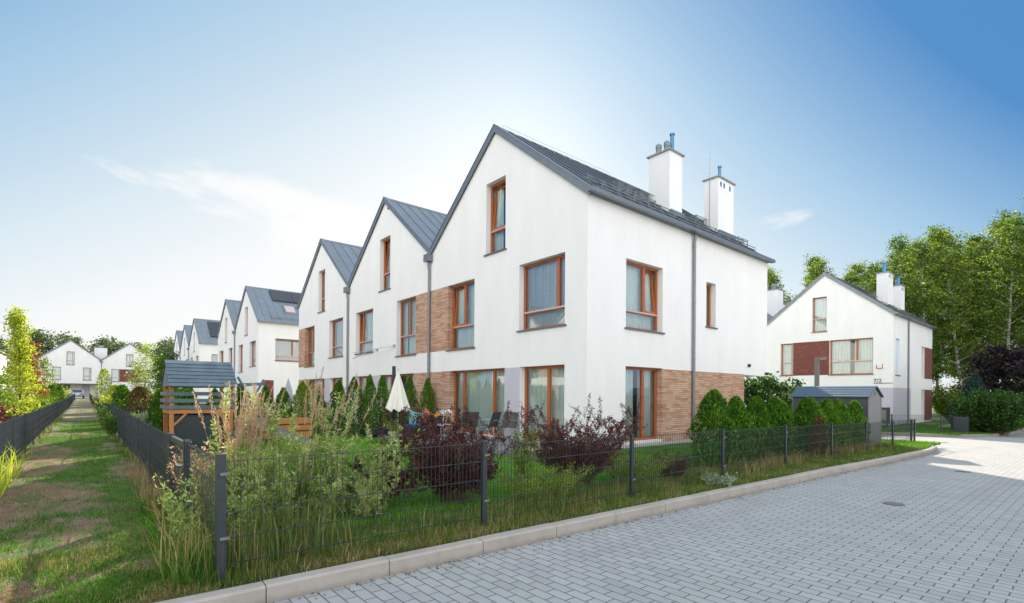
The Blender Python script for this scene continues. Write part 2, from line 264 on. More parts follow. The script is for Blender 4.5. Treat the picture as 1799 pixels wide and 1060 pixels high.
# ------------------------------------------------------------------ object helpers
def tag(o,label=None,cat=None,group=None,kind=None):
    if label: o['label']=label
    if cat: o['category']=cat
    if group: o['group']=group
    if kind: o['kind']=kind
    return o
def thing(name,label,cat,loc=(0,0,0),rz=0,group=None):
    o=bpy.data.objects.new(name,None); COL.objects.link(o); o.location=loc; o.rotation_euler=(0,0,rz); o.empty_display_size=.3
    return tag(o,label,cat,group)
def copy_thing(o,loc,rz=None,label=None,group=None,scale=None,parent=None):
    c=o.copy(); COL.objects.link(c)
    if parent is None:
        c.location=loc
        if rz is not None: c.rotation_euler=(0,0,rz)
        if scale is not None: c.scale=scale if hasattr(scale,'__len__') else (scale,)*3
        if label: c['label']=label
        if group: c['group']=group
    else: c.parent=parent
    for ch in list(o.children): copy_thing(ch,None,parent=c)
    return c
class MB:
    def __init__(s): s.v=[]; s.f=[]
    def add(s,vs,fs):
        b=len(s.v); s.v+= [tuple(p) for p in vs]; s.f+=[tuple(i+b for i in f) for f in fs]; return s
    def box(s,x0,x1,y0,y1,z0,z1,mp=None):
        p=[(x,y,z) for x in (x0,x1) for y in (y0,y1) for z in (z0,z1)]
        if mp: p=[mp(*q) for q in p]
        f=[(0,1,3,2),(4,6,7,5),(0,4,5,1),(2,3,7,6),(0,2,6,4),(1,5,7,3)]
        a,b,c=Vector(p[4])-Vector(p[0]),Vector(p[2])-Vector(p[0]),Vector(p[1])-Vector(p[0])
        if a.cross(b).dot(c)<0: f=[q[::-1] for q in f]
        return s.add(p,f)
    def bar(s,a,b,w,h=None,up=(0,0,1)):
        h=h or w; a,b=Vector(a),Vector(b); d=(b-a).normalized(); u=Vector(up)
        if abs(d.dot(u))>.98: u=Vector((1,0,0))
        x=d.cross(u).normalized()*w/2; y=x.normalized().cross(d).normalized()*h/2
        p=[a-x-y,a+x-y,a+x+y,a-x+y,b-x-y,b+x-y,b+x+y,b-x+y]
        return s.add(p,[(0,1,2,3),(7,6,5,4),(0,4,5,1),(1,5,6,2),(2,6,7,3),(3,7,4,0)])
    def tube(s,pts,rs,n=8,cap=True):
        pts=[Vector(p) for p in pts]; rs=rs if hasattr(rs,'__len__') else [rs]*len(pts); b=len(s.v)
        for i,p in enumerate(pts):
            d=(pts[min(i+1,len(pts)-1)]-pts[max(i-1,0)]).normalized(); u=Vector((0,0,1)) if abs(d.z)<.95 else Vector((1,0,0))
            x=d.cross(u).normalized(); y=d.cross(x)
            for k in range(n):
                a=2*math.pi*k/n; s.v.append(tuple(p+(x*math.cos(a)+y*math.sin(a))*rs[i]))
        for i in range(len(pts)-1):
            for k in range(n):
                k2=(k+1)%n; s.f.append((b+i*n+k,b+i*n+k2,b+(i+1)*n+k2,b+(i+1)*n+k))
        if cap: s.f.append(tuple(b+k for k in range(n))[::-1]); s.f.append(tuple(b+(len(pts)-1)*n+k for k in range(n)))
        return s
    def lathe(s,prof,c=(0,0,0),n=16):
        b=len(s.v)
        for r,z in prof:
            for k in range(n):
                a=2*math.pi*k/n; s.v.append((c[0]+r*math.cos(a),c[1]+r*math.sin(a),c[2]+z))
        for i in range(len(prof)-1):
            for k in range(n):
                k2=(k+1)%n; s.f.append((b+i*n+k,b+i*n+k2,b+(i+1)*n+k2,b+(i+1)*n+k))
        s.f.append(tuple(b+(len(prof)-1)*n+k for k in range(n))); s.f.append(tuple(b+k for k in range(n))[::-1]); return s
    def prism(s,poly,x0,x1,mp=None):   # poly in (y,z), extruded along x
        n=len(poly); p=[(x0,y,z) for y,z in poly]+[(x1,y,z) for y,z in poly]
        if mp: p=[mp(*q) for q in p]
        return s.add(p,[tuple(range(n)),tuple(range(2*n-1,n-1,-1))]+[(i,i+n,(i+1)%n+n,(i+1)%n) for i in range(n)])
    def build(s,name,m,parent=None,smooth=False,bevel=0,loc=None,fix=False):
        me=bpy.data.meshes.new(name); me.from_pydata(s.v,[],s.f); me.materials.append(MATS[m])
        if fix:
            import bmesh
            bm=bmesh.new(); bm.from_mesh(me); bmesh.ops.recalc_face_normals(bm,faces=bm.faces); bm.to_mesh(me); bm.free()
        if smooth: me.polygons.foreach_set('use_smooth',[True]*len(me.polygons))
        me.update(); o=bpy.data.objects.new(name,me); COL.objects.link(o)
        if parent: o.parent=parent
        if loc: o.location=loc
        if bevel:
            md=o.modifiers.new('bevel','BEVEL'); md.width=bevel; md.segments=2; md.limit_method='ANGLE'
        return o
def npmesh(name,V,F,m,parent=None,kind=None,smooth=False):
    me=bpy.data.meshes.new(name); V=np.asarray(V,dtype=np.float32); F=np.asarray(F,dtype=np.int32)
    nf,k=F.shape; me.vertices.add(len(V)); me.vertices.foreach_set('co',V.ravel()); me.loops.add(nf*k); me.loops.foreach_set('vertex_index',F.ravel())
    me.polygons.add(nf); me.polygons.foreach_set('loop_start',np.arange(0,nf*k,k,dtype=np.int32)); me.polygons.foreach_set('loop_total',np.full(nf,k,dtype=np.int32))
    me.materials.append(MATS[m]); me.update(calc_edges=True)
    o=bpy.data.objects.new(name,me); COL.objects.link(o)
    if parent: o.parent=parent
    return o
def unit(v): return v/np.maximum(np.linalg.norm(v,axis=1,keepdims=True),1e-6)
def leaf_arrays(P,D,L,Wd,roll=None,rs=NR):
    """one bent kite per leaf: base P, direction D, length L, width Wd"""
    n=len(P); D=unit(D); r=rs.normal(size=(n,3)) if roll is None else roll
    S=unit(np.cross(D,r)); Nn=np.cross(S,D); L=np.broadcast_to(np.asarray(L).reshape(-1,1),(n,1)); Wd=np.broadcast_to(np.asarray(Wd).reshape(-1,1),(n,1))
    a=P; b=P+D*L*.45+S*Wd*.5+Nn*Wd*.15; c=P+D*L-Nn*L*.06; d=P+D*L*.45-S*Wd*.5+Nn*Wd*.15
    V=np.stack([a,b,c,d],1).reshape(-1,3); F=np.arange(4*n).reshape(n,4); return V,F
# ground height: level by the gate, falling gently to the right, rising a little far down the path
def gz(x,y):
    z=0.0
    if x>12: z-= .10*min(1,(x-12)/10)
    if x>22: z-= .28*min(1,(x-22)/16)
    if y>60 and x<40: z+= .5*min(1,(y-60)/50)*(1 if x<20 else (40-x)/20)
    return z
def sheet(name,x0,x1,y0,y1,dz,m,step=4,kind='structure',poly=None):
    xs=sorted(set([x0,x1]+[x for x in (12,22,38,40) if x0<x<x1]+list(np.arange(x0,x1,step)))); ys=sorted(set([y0,y1]+[y for y in (60,110) if y0<y<y1]+list(np.arange(y0,y1,step))))
    mb=MB(); mb.v=[(x,y,gz(x,y)+dz) for y in ys for x in xs]; n=len(xs)
    mb.f=[(j*n+i,j*n+i+1,(j+1)*n+i+1,(j+1)*n+i) for j in range(len(ys)-1) for i in range(n-1)]
    o=mb.build(name,m); o['kind']=kind; return o
def ngon(name,pts,dz,m,depth=0,kind='structure'):
    """flat-ish plot outline, triangulated from a fan of strips along x"""
    import bmesh
    bm=bmesh.new(); vs=[bm.verts.new((x,y,0)) for x,y in pts]; bm.faces.new(vs)
    for xx in list(range(-60,150,5))+[12,22,38]:
        bmesh.ops.bisect_plane(bm,geom=bm.verts[:]+bm.edges[:]+bm.faces[:],plane_co=(xx+.001,0,0),plane_no=(1,0,0))
    for yy in (60,110):
        bmesh.ops.bisect_plane(bm,geom=bm.verts[:]+bm.edges[:]+bm.faces[:],plane_co=(0,yy+.001,0),plane_no=(0,1,0))
    for v in bm.verts: v.co.z=gz(v.co.x,v.co.y)+dz
    bmesh.ops.recalc_face_normals(bm,faces=bm.faces)
    for f in bm.faces:
        if f.normal.z<0: f.normal_flip()
    me=bpy.data.meshes.new(name); bm.to_mesh(me); bm.free(); me.materials.append(MATS[m]); o=bpy.data.objects.new(name,me); COL.objects.link(o); o['kind']=kind; return o

# ------------------------------------------------------------------ setting: ground, road, kerbs
KERB=[(-6,4.46),(-3,4.33),(.8,4.15),(2.3,4.10),(5.3,3.98),(10.1,3.76),(15.3,3.56),(19.2,3.50),(20.6,3.62),(21.5,4.0),(22.1,4.7),(22.35,5.6),(22.4,8),(22.4,20),(22.4,60)]
KERB_R=[(29.3,60),(29.3,9),(29.6,6.6),(30.5,5.1),(32.0,4.2),(34,3.8),(38,3.6),(44,3.5),(52,3.2),(62,2.6),(90,1)]
def smooth_line(pts,step=.5):
    out=[]
    for (a,b) in zip(pts[:-1],pts[1:]):
        n=max(1,int(math.dist(a,b)/step)); out+=[(a[0]+(b[0]-a[0])*i/n,a[1]+(b[1]-a[1])*i/n) for i in range(n)]
    return out+[pts[-1]]
def kerb(name,pts,side,label):
    """kerb stones about 1 m long with open joints; side=+1 puts the stone towards the left of the walking direction"""
    mb=MB(); line=smooth_line(pts,.25); acc=[line[0]]; stones=[]; L=0
    for a,b in zip(line[:-1],line[1:]):
        L+=math.dist(a,b); acc.append(b)
        if L>=1.0: stones.append(acc); acc=[b]; L=0
    stones.append(acc)
    for st in stones:
        if len(st)<2: continue
        jz=rnd.uniform(-.004,.004)
        prof=[(0,-.13),(0,.003),(.018,.020),(.125,.022),(.125,-.13)]
        pts3=[]; m=len(st)
        for i,(x,y) in enumerate(st):
            a=st[max(0,i-1)]; b=st[min(m-1,i+1)]; d=Vector((b[0]-a[0],b[1]-a[1])).normalized(); nrm=Vector((-d.y,d.x))*side
            ex=.004*(1 if i==0 else -1 if i==m-1 else 0)
            for w,h in prof: pts3.append((x+d.x*ex+nrm.x*w,y+d.y*ex+nrm.y*w,gz(x,y)+h+jz))
        k=len(prof); F=[]
        for i in range(m-1):
            for j in range(k):
                j2=(j+1)%k; F.append((i*k+j,i*k+j2,(i+1)*k+j2,(i+1)*k+j))
        F.append(tuple(range(k))); F.append(tuple((m-1)*k+j for j in range(k))[::-1]); mb.add(pts3,F)
    o=mb.build(name,'kerb_stone',fix=True); o['kind']='structure'; return o
def build_ground():
    sheet('ground',-600,700,-600,900,-.34,'terrain',100)
    sheet('road',-60,120,-60,62,-.12,'paving',5)
    kerb('kerb',KERB,1,''); kerb('kerb',KERB_R[::1],1,'')
    inner=[(x,y+.13) for x,y in KERB[:8]]+[(20.5,3.76),(21.4,4.12),(21.98,4.8),(22.22,5.65),(22.27,8),(22.27,60)]
    ngon('garden_earth',[(-60,4.6+2)]+inner+[(22.27,110),(-60,110)],-.012,'soil')
    ngon('plot_earth',[(29.44,60),(29.44,9),(29.74,6.66),(30.6,5.2),(32.05,4.35),(34,3.94),(38,3.74),(44,3.64),(52,3.34),(62,2.74),(90,1.2),(150,1),(150,110),(29.44,110)],-.012,'lawn_ground')
    sheet('grass_path',-1.12,.78,4.3,104,.004,'path_ground',2)
    sheet('lawn',.9,7.45,4.75,17.0,.004,'lawn_ground',2)
    sheet('lawn',7.45,21.0,5.9,8.75,.004,'lawn_ground',2)
    # patio slab raised a little, gravel strip round the house
    mb=MB().box(7.55,10.40,10.0,17.0,-.05,.085); o=mb.build('patio',"patio_slabs",bevel=.01); o['kind']='structure'
    mb=MB().box(10.42,19.4,8.75,9.22,-.05,.03); o=mb.build('gravel_strip','gravel'); o['kind']='structure'
    mb=MB().box(41.5,62,5.9,7.3,-.6,-.345); o=mb.build('garden_walk','concrete'); o['kind']='structure'
    o=MB().box(22.28,22.42,0,0,0,0) if False else None
build_ground()

# ------------------------------------------------------------------ houses
HW=8.17; HD=11.04; K=.80
def mapA(u,v,w): return (-w,u,v)
def mapB(u,v,w): return (u,-w,v)
def mapC(u,v,w): return (u,HW+w,v)
def mapD(D): return lambda u,v,w:(D+w,u,v)
def facade(mb,mp,u0,u1,z0,zt,holes,dep=.27,extra=()):
    us=sorted(set([u0,u1]+[h[0] for h in holes]+[h[1] for h in holes]+list(extra))); us=[u for u in us if u0<=u<=u1]
    zb=sorted(set([h[2] for h in holes]+[h[3] for h in holes]))
    def inh(u,z): return any(h[0]<u<h[1] and h[2]<z<h[3] for h in holes)
    for a,b in zip(us[:-1],us[1:]):
        if b-a<1e-6: continue
        zm=min(zt(a),zt(b)); zs=[z0]+[z for z in zb if z0<z<zm-1e-4]
        for c,d in zip(zs[:-1],zs[1:]):
            if not inh((a+b)/2,(c+d)/2): mb.add([mp(a,c,0),mp(b,c,0),mp(b,d,0),mp(a,d,0)],[(0,1,2,3)])
        c=zs[-1]
        mb.add([mp(a,c,0),mp(b,c,0),mp(b,zt(b),0),mp(a,zt(a),0)],[(0,1,2,3)])
    for a,b,c,d in holes:
        if a>=u0-1e-6 and b<=u1+1e-6 and c>z0+1e-4:
            q=lambda u,z,w:mp(u,z,w)
            for (p,r) in (((a,c),(a,d)),((b,c),(b,d)),((a,c),(b,c)),((a,d),(b,d))):
                mb.add([mp(*p,0),mp(*r,0),mp(*r,-dep),mp(*p,-dep)],[(0,1,2,3)])
def window(parent,mp,h,mull=(),tr=None,tilt=None,cover='curtain',sill=True,dep=.27,frame='wood_frame',seed=0,flip=False,name='window'):
    a,b,c,d=h; t=.075; w0,w1=-dep+.005,-dep+.075
    f=MB(); f.box(a,a+t,c,d,w0,w1,mp); f.box(b-t,b,c,d,w0,w1,mp); f.box(a+t,b-t,d-t,d,w0,w1,mp); f.box(a+t,b-t,c,c+t,w0,w1,mp)
    zt=c+(d-c)*tr if tr else None
    zlo=zt+.04 if zt else c+t
    for m_ in mull:
        u=a+(b-a)*m_; f.box(u-.055,u+.055,zlo,d-t,w0,w1+.006,mp)
    if zt: f.box(a+t,b-t,zt-.04,zt+.04,w0,w1+.006,mp)
    W_=f.build(name,frame,parent)
    A_,B_,C_=Vector(mp(0,0,0)),Vector(mp(1,0,0)),Vector(mp(0,1,0)); O_=Vector(mp(0,0,1))-A_
    FO=(0,1,2,3) if (B_-A_).cross(C_-A_).dot(O_)>0 else (3,2,1,0)      # glass faces outwards
    cells=[]; us=[a+t]+[a+(b-a)*m_ for m_ in mull]+[b-t]
    for i in range(len(us)-1): cells.append((us[i]+(.055 if i else 0),us[i+1]-(.055 if i<len(us)-2 else 0),zlo,d-t))
    if zt: cells.append((a+t,b-t,c+t,zt-.04))
    g=MB()
    for i,(p,q,r,s) in enumerate(cells):
        if tilt==i: continue
        g.add([mp(p,r,w0+.03),mp(q,r,w0+.03),mp(q,s,w0+.03),mp(p,s,w0+.03)],[FO])
    if g.v: g.build('pane','glass',W_)
    if tilt is not None:
        p,q,r,s=cells[tilt]; L=s-r; an=R(6); 
        def mt(u,v,w):
            vv=v-r; return mp(u,r+vv*math.cos(an)+w*math.sin(an)*0,w0+w-vv*math.sin(an))
        sb=MB(); e=.07; sb.box(p,p+e,r,s,0,.06,mt); sb.box(q-e,q,r,s,0,.06,mt); sb.box(p+e,q-e,r,r+e,0,.06,mt); sb.box(p+e,q-e,s-e,s,0,.06,mt)
        S=sb.build('sash',frame,W_)
        MB().add([mt(p+e,r+e,.03),mt(q-e,r+e,.03),mt(q-e,s-e,.03),mt(p+e,s-e,.03)],[FO]).build('sash_pane','glass',W_)
    if zt and sill:
        MB().box(a+t*.4,b-t*.4,zt-.012,zt+.030,w1+.007,w1+.02,mp).build('rail','rail_alu',W_)
    if sill: MB().box(a-.07,b+.07,c-.045,c,-dep+.08,.055,mp).build('sill','sill_metal',W_)
    ra=random.Random(seed)
    cm=MB(); wd=-dep-.13
    if cover in('curtain','curtain_part'):
        n=max(24,int((b-a)/.035)); 
        u0,u1=a-.1,b+.1
        gap=(a+b)/2+ra.uniform(-.3,.3)*(b-a)
        for i in range(n+1):
            u=u0+(u1-u0)*i/n; ww=wd+.03*math.sin(u*math.pi*2/.17+ra.uniform(-.3,.3))+.012*math.sin(u*31)
            cm.v+= [mp(u,c-.05,ww),mp(u,d+.1,ww)]
        for i in range(n):
            um=u0+(u1-u0)*(i+.5)/n
            if cover=='curtain_part' and abs(um-gap)<(b-a)*.05: continue
            cm.f.append((2*i,2*i+2,2*i+3,2*i+1))
        cm.build('curtain','curtain',W_)
    elif cover=='slats':
        z=c
        while z<d:
            cm.add([mp(a-.02,z,wd+.045),mp(b+.02,z,wd+.045),mp(b+.02,z+.036,wd+.03),mp(a-.02,z+.036,wd+.03)],[FO]); z+=.04
        u=a+.1
        while u<b: cm.box(u-.018,u+.018,c,d,wd+.055,wd+.058,mp); u+=.31
        cm.build('blind','blind_slats',W_)
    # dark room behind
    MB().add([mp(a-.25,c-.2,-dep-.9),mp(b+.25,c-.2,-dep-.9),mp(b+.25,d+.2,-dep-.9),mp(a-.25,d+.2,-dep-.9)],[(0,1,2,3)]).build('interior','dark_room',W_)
    return W_
def chimney(parent,x0,x1,y0,y1,ztop,pipes,vents=False,zr=None):
    zr=zr if zr is not None else 7.18+K*min(y0,HW-y0)-.4
    mb=MB(); mb.box(x0,x1,y0,y1,zr,ztop-.52); mb.box(x0+.004,x1-.004,y0+.004,y1-.004,ztop-.52,ztop-.505); mb.box(x0,x1,y0,y1,ztop-.505,ztop)
    c=mb.build('chimney','plaster',parent)
    MB().box(x0-.07,x1+.07,y0-.07,y1+.07,ztop,ztop+.05).build('chimney_cap','chimney_cap',c)
    for (px,py,r,h,kind) in pipes:
        if kind=='cowl': MB().lathe([(r*.8,0),(r,.1),(r*.95,h*.55),(r*1.12,h*.62),(r*1.12,h*.9),(r*.7,h)],(px,py,ztop+.05),14).build('chimney_pot','pipe_grey',c,smooth=False)
        elif kind=='rod': MB().tube([(px,py,ztop-2.6),(px,py,ztop+h)],r,5).build('lightning_rod','lamp_grey',c)
        else: MB().lathe([(r,0),(r,h-.06),(r*1.35,h-.06),(r*1.35,h)],(px,py,ztop+.05),14).build('flue','pipe_blue',c)
    if vents:
        for fx in (.17,.37,.75): u=x0+(x1-x0)*fx; MB().box(u-.06,u+.06,y0-.006,y0-.002,ztop-.34,ztop-.14).build('vent','pipe_blue',c)
    # lead flashing at the foot
    MB().box(x0-.03,x1+.03,y0-.10,y0-.002,zr+.28,zr+.52).build('flashing','roof_metal',c)
    return c
def downpipe(parent,mp,u,ztop,zb=.02,hopper=False,name='downpipe'):
    p=MB(); p.tube([mp(u,ztop,.10),mp(u,ztop-.15,.10),mp(u,ztop-.30,.075),mp(u,zb,.075)],.05,10)
    for z in np.arange(.8,ztop-.4,1.9): p.tube([mp(u,z,.075),mp(u,z+.04,.075)],.058,10)
    o=p.build(name,'trim_metal',parent,smooth=False)
    if hopper: MB().box(u-.17,u+.17,ztop,ztop+.28,.01,.24,mp).build('rainwater_hopper','trim_metal',o)
    return o
def house(name,label,cat,loc,rz=0,flip=False,low=False,high=False,front=(),side=(),panels=(),seed=0,group=None,depth=HD,roofm='roof_metal',lowm=None,ground_cut=None,attic=True,gear=True,z0=-.3,side_cut=None,ridge_extra=0):
    H=thing(name,label,cat,loc,rz,group)
    zt=lambda u:7.02+K*min(u,HW-u)
    holes=[w['r'] for w in front]
    wb=MB(); ex=[HW/2]
    if ground_cut: a,b,zc=ground_cut; holes_all=holes+[(a,b,z0,zc)]
    else: holes_all=holes
    facade(wb,mapA,0,HW,z0,zt,holes_all,extra=ex)
    D=mapD(depth)
    facade(wb,D,0,HW,z0,zt,[(0,5.5,z0,2.31)] if side_cut else [],extra=ex)
    if side or low:
        sh=[w['r'] for w in side]
        if side_cut: sh=sh+[side_cut]
        facade(wb,mapB,0,depth,z0,lambda u:7.02,sh)
    else: wb.add([(0,.004,z0),(depth,.004,z0),(depth,.004,7.0),(0,.004,7.0)],[(0,1,2,3)])
    if high: facade(wb,mapC,0,depth,z0,lambda u:7.02,[])
    if ground_cut:   # recessed ground floor behind an overhang
        a,b,zc=ground_cut; wb.box(2.4,2.5,a,b,z0,zc)
    if side_cut:
        a,b,c,d=side_cut; wb.box(a-.05,a,.012,5.6,z0,d); wb.box(a,b,5.5,5.6,z0,d); wb.box(a,b,.01,5.6,d,d+.03)
    wb.build('wall','plaster',H,fix=False)
    for i,w in enumerate(front):
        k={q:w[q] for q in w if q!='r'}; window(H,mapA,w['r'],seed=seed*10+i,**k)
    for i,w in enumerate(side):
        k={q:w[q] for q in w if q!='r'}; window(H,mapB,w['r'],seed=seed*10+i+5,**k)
    for (mp,a,b,c,d,m,nm) in panels:
        MB().box(a,b,c,d,.001,.006,mp).build(nm,m,H)
    # roof
    ev=-.13 if low else 0; eh=HW+.13 if high else HW; x0,x1=-.06,depth+.06; th=.13
    top=lambda y:7.18+K*min(y,HW-y)
    def slope(ya,yb,m,nm):
        mb=MB(); mb.prism([(ya,top(ya)),(yb,top(yb)),(yb,top(yb)-th),(ya,top(ya)-th)],x0,x1)
        n=int((x1-x0)/.56)
        d=Vector((0,yb-ya,top(yb)-top(ya))).normalized(); nn=Vector((0,-d.z,d.y)); 
        if nn.z<0: nn=-nn
        for i in range(1,n+1):
            x=x0+(x1-x0)*i/(n+1); a=Vector((x,ya,top(ya)))+nn*.014; b=Vector((x,yb,top(yb)))+nn*.014; mb.bar(a,b,.028,.028,up=tuple(nn))
        return mb.build(nm,m,H,fix=True)
    r1=slope(ev,HW/2,lowm or roofm,'roof_slope'); r2=slope(eh,HW/2,roofm,'roof_slope')
    MB().prism([(HW/2-.14,top(HW/2-.14)+.01),(HW/2,top(HW/2)+.035),(HW/2+.14,top(HW/2-.14)+.01),(HW/2,top(HW/2)-.02)],x0-.02,x1+.02).build('ridge_cap','trim_metal',H,fix=True)
    ed=MB()
    for (ya,yb) in ((ev,HW/2),(HW/2,eh)):
        ed.prism([(ya,top(ya)+.028),(yb,top(yb)+.028),(yb,top(yb)-.22),(ya,top(ya)-.22)],x0-.025,x0-.001)
        ed.prism([(ya,top(ya)+.05),(yb,top(yb)+.05),(yb,top(yb)+.03),(ya,top(ya)+.03)],x0-.04,x0+.16)
    ed.build('roof_edge','trim_metal',H,fix=True)
    if low:
        g=MB(); g.prism([(-.13,7.075),(-.27,7.075),(-.28,6.96),(-.12,6.96)],x0-.1,x1+.06); g.box(x0+.02,x1-.04,-.12,-.002,6.965,7.0); g.build('gutter','trim_metal',H,fix=True)
    if high:
        g=MB(); g.prism([(HW+.13,7.075),(HW+.27,7.075),(HW+.28,6.96),(HW+.12,6.96)],x0-.1,x1+.06); g.build('gutter','trim_metal',H,fix=True)
    H['_top']=0; del H['_top']
    for (mp,a,b,c,d,m,nm) in panels:
        if nm=='brick_panel' and mp is mapA and m=='brick_tan' and c<5:
            u=a if a>HW/2 else b; top_=min(d,5.565)
            if u==a: MB().box(u-.016,u-.002,max(c,.10)+.002,top_,-.265,.004,mapA).build('brick_reveal',m,H)
    return H
ATT=(3.55,4.6,6.25,8.65); W1=(.85,2.85,3.5,5.57); W2=(5.25,6.95,3.15,5.57); G1=(.85,2.78,.10,2.36); G2=(3.55,6.8,.10,2.36)
def mir(r,f): return (HW-r[1],HW-r[0],r[2],r[3]) if f else r
def mm(ms,f): return tuple(1-m for m in ms) if f else ms
def std_front(f,tilts=(1,1,None),covers=('curtain','curtain','slats','curtain','curtain'),mull=True):
    return [dict(r=mir(ATT,f),tr=.33,tilt=tilts[0] if tilts[0] is None else 0,cover='curtain_part'),
            dict(r=mir(W1,f),tr=.27,mull=mm((.23,),f),tilt=tilts[2],cover=covers[2]),
            dict(r=mir(W2,f),tr=.35,mull=mm((.50,),f),tilt=tilts[1],cover=covers[1]),
            dict(r=mir(G1,f),mull=mm((.44,),f),cover=covers[3],sill=False,name='garden_door'),
            dict(r=mir(G2,f),mull=mm((.25,.80),f),cover=covers[4],sill=False,name='garden_door')]
X0,Y0=10.42,9.25
def row_panels(f):
    p=[]
    a,b,c,d=mir((2.79,3.54,-.1,2.355),f); p.append((mapA,a,b,c,d,'plaster_grey','grey_panel'))
    a,b,c,d=mir((6.81,HW,-.1,2.36),f); p.append((mapA,a,b,c,d,'brick_tan','brick_panel'))
    a,b,c,d=mir((6.96,HW,3.15,5.57),f); p.append((mapA,a,b,c,d,'brick_tan','brick_panel'))
    return p
def snow_gear(H,depth=HD,rows=(.55,),y_sign=1):
    top=lambda y:7.18+K*y
    for y in rows:
        mb=MB()
        for dz in (.06,.15): mb.bar((1.0 if y<.9 else .9,y,top(y)+dz),(depth-.3,y,top(y)+dz),.022)
        x=1.0
        while x<depth-.3:
            mb.bar((x,y,top(y)),(x,y,top(y)+.19),.03); mb.bar((x,y-.12,top(y-.12)+.01),(x,y+.2,top(y+.2)+.01),.03); x+=.75
        mb.build('snow_guard','pipe_grey',H)
def roof_step(H,x,y,L=1.0):
    z=7.18+K*y; mb=MB()
    for i in range(4): mb.bar((x,y-.12+i*.08,z+.20),(x+L,y-.12+i*.08,z+.20),.012,.022)
    for xx in (x+.05,x+L/2,x+L-.05):
        mb.bar((xx,y-.15,z+.18),(xx,y+.15,z+.18),.02); mb.bar((xx,y-.12,z+.18),(xx,y-.12,z-.1),.02); mb.bar((xx,y+.12,z+.18),(xx,y+.12,z+.08),.02)
    mb.build('roof_step','pipe_grey',H)
def build_houses():
    g1='terraced houses of the near row'
    # near row of three
    side=[dict(r=(1.69,3.56,3.48,5.52),tr=.27,mull=(.61,),tilt=1,cover='curtain'),
          dict(r=(6.22,6.87,3.93,5.5),cover='curtain'),
          dict(r=(1.69,3.56,.10,2.35),mull=(.60,),cover='curtain_part',sill=False,name='garden_door')]
    fr=std_front(False,tilts=(1,1,None)); 
    pan=row_panels(False)+[(mapB,3.57,9.05,-.1,2.33,'brick_tan','brick_panel')]
    h=house('terraced_house','large white gabled end house with brick ground floor side and two white chimneys','house',(X0,Y0,0),low=True,front=fr,side=side,panels=pan,seed=1,group=g1,lowm='roof_dark',side_cut=(9.05,HD,-.3,2.31))
    # brick reveal in the garden door recess
    MB().box(3.552,3.569,.10,2.35,-.265,.004,mapB).build('brick_reveal','brick_tan',h)
    downpipe(h,mapB,5.3,6.96)
    chimney(h,16.1-X0,16.93-X0,10.4-Y0,11.28-Y0,10.38,[(16.3-X0,11.0-Y0,.10,.42,'cowl'),(16.45-X0,10.75-Y0,.10,.5,'cowl'),(16.72-X0,10.7-Y0,.07,.85,'flue')])
    chimney(h,19.58-X0,20.87-X0,10.4-Y0,11.0-Y0,10.38,[(20.1-X0,10.62-Y0,.06,.6,'flue'),(19.53-X0,10.75-Y0,.009,1.1,'rod')],vents=True)
    snow_gear(h,rows=(.35,.9)); roof_step(h,3.6,1.95,1.1); roof_step(h,4.9,1.9,1.0); roof_step(h,8.2,1.7,1.6)
    for q in (1.9,3.0,9.5): roof_step(h,q,.62,.9)
    # lightning conductor on the ridge
    mb=MB(); zr=7.18+K*HW/2
    for i in range(7): mb.tube([(.3+i*.95,HW/2,zr),(.3+i*.95,HW/2,zr+.13)],.012,4)
    mb.tube([(.3,HW/2,zr+.13),(6.0,HW/2,zr+.13)],.006,4); mb.build('lightning_wire','galv',h)
    MB().box(9.35,9.42,-.10,-.002,2.62,2.74).build('wall_lamp','black_plastic',h); MB().box(10.86,10.92,-.14,-.002,2.36,2.46).build('wall_camera','black_plastic',h)
    fr=std_front(True,tilts=(1,None,1),covers=('curtain','curtain_part','curtain_part','curtain','curtain'))
    h2=house('terraced_house','middle white gabled house of the near row, with folded awning arms under its windows','house',(X0,Y0+HW,0),front=fr,panels=row_panels(True),seed=2,group=g1)
    downpipe(h2,mapA,.06,6.72,hopper=True)
    aw=MB()   # folded arms of a wall drying rack / awning
    for (y,z) in ((20.5,3.62),(22.2,3.56)):
        u=y-Y0-HW; aw.box(u-.05,u+.05,z-.06,z+.06,.005,.06,mapA)
    aw.bar(mapA(20.5-Y0-HW,3.62,.06),mapA(21.7-Y0-HW,3.50,.55),.03); aw.bar(mapA(21.7-Y0-HW,3.50,.55),mapA(23.3-Y0-HW,3.15,.75),.03)
    aw.bar(mapA(22.2-Y0-HW,3.56,.06),mapA(24.2-Y0-HW,3.50,.4),.025); aw.build('awning_arm','galv',h2)
    MB().tube([mapA(HW/2-.3,9.9,-.01),mapA(HW/2-.3,9.9,.02)],.06,10).build('vent','black_plastic',h2)
    fr=std_front(False,tilts=(None,None,None))
    h3=house('terraced_house','left end white gabled house of the near row, next to the gap','house',(X0,Y0+2*HW,0),front=fr,panels=row_panels(False),seed=3,group=g1,high=True)
    downpipe(h3,mapA,.06,6.72,hopper=True)
    # second row, two gables
    g2='terraced houses of the second row'
    side=[dict(r=(1.27,3.4,3.95,5.75),tr=.22,mull=(.64,),cover='slats')]
    h4=house('terraced_house','nearer white house of the second row, with skylight and solar panels on its roof','house',(X0,43.8,.2),low=True,front=std_front(False,tilts=(None,None,None))[:3],side=side,seed=4,group=g2,
        panels=[(mapB,.45,1.15,-.1,2.35,'brick_red','brick_panel'),(mapB,3.4,4.4,-.1,2.35,'brick_red','brick_panel')])
    t=lambda y:7.18+K*y
    sp=MB(); n=4
    for i in range(n): sp.prism([(2.45,t(2.45)+.14),(3.8,t(3.8)+.14),(3.8,t(3.8)+.10),(2.45,t(2.45)+.10)],1.7+i*1.72,1.7+(i+1)*1.72-.03)
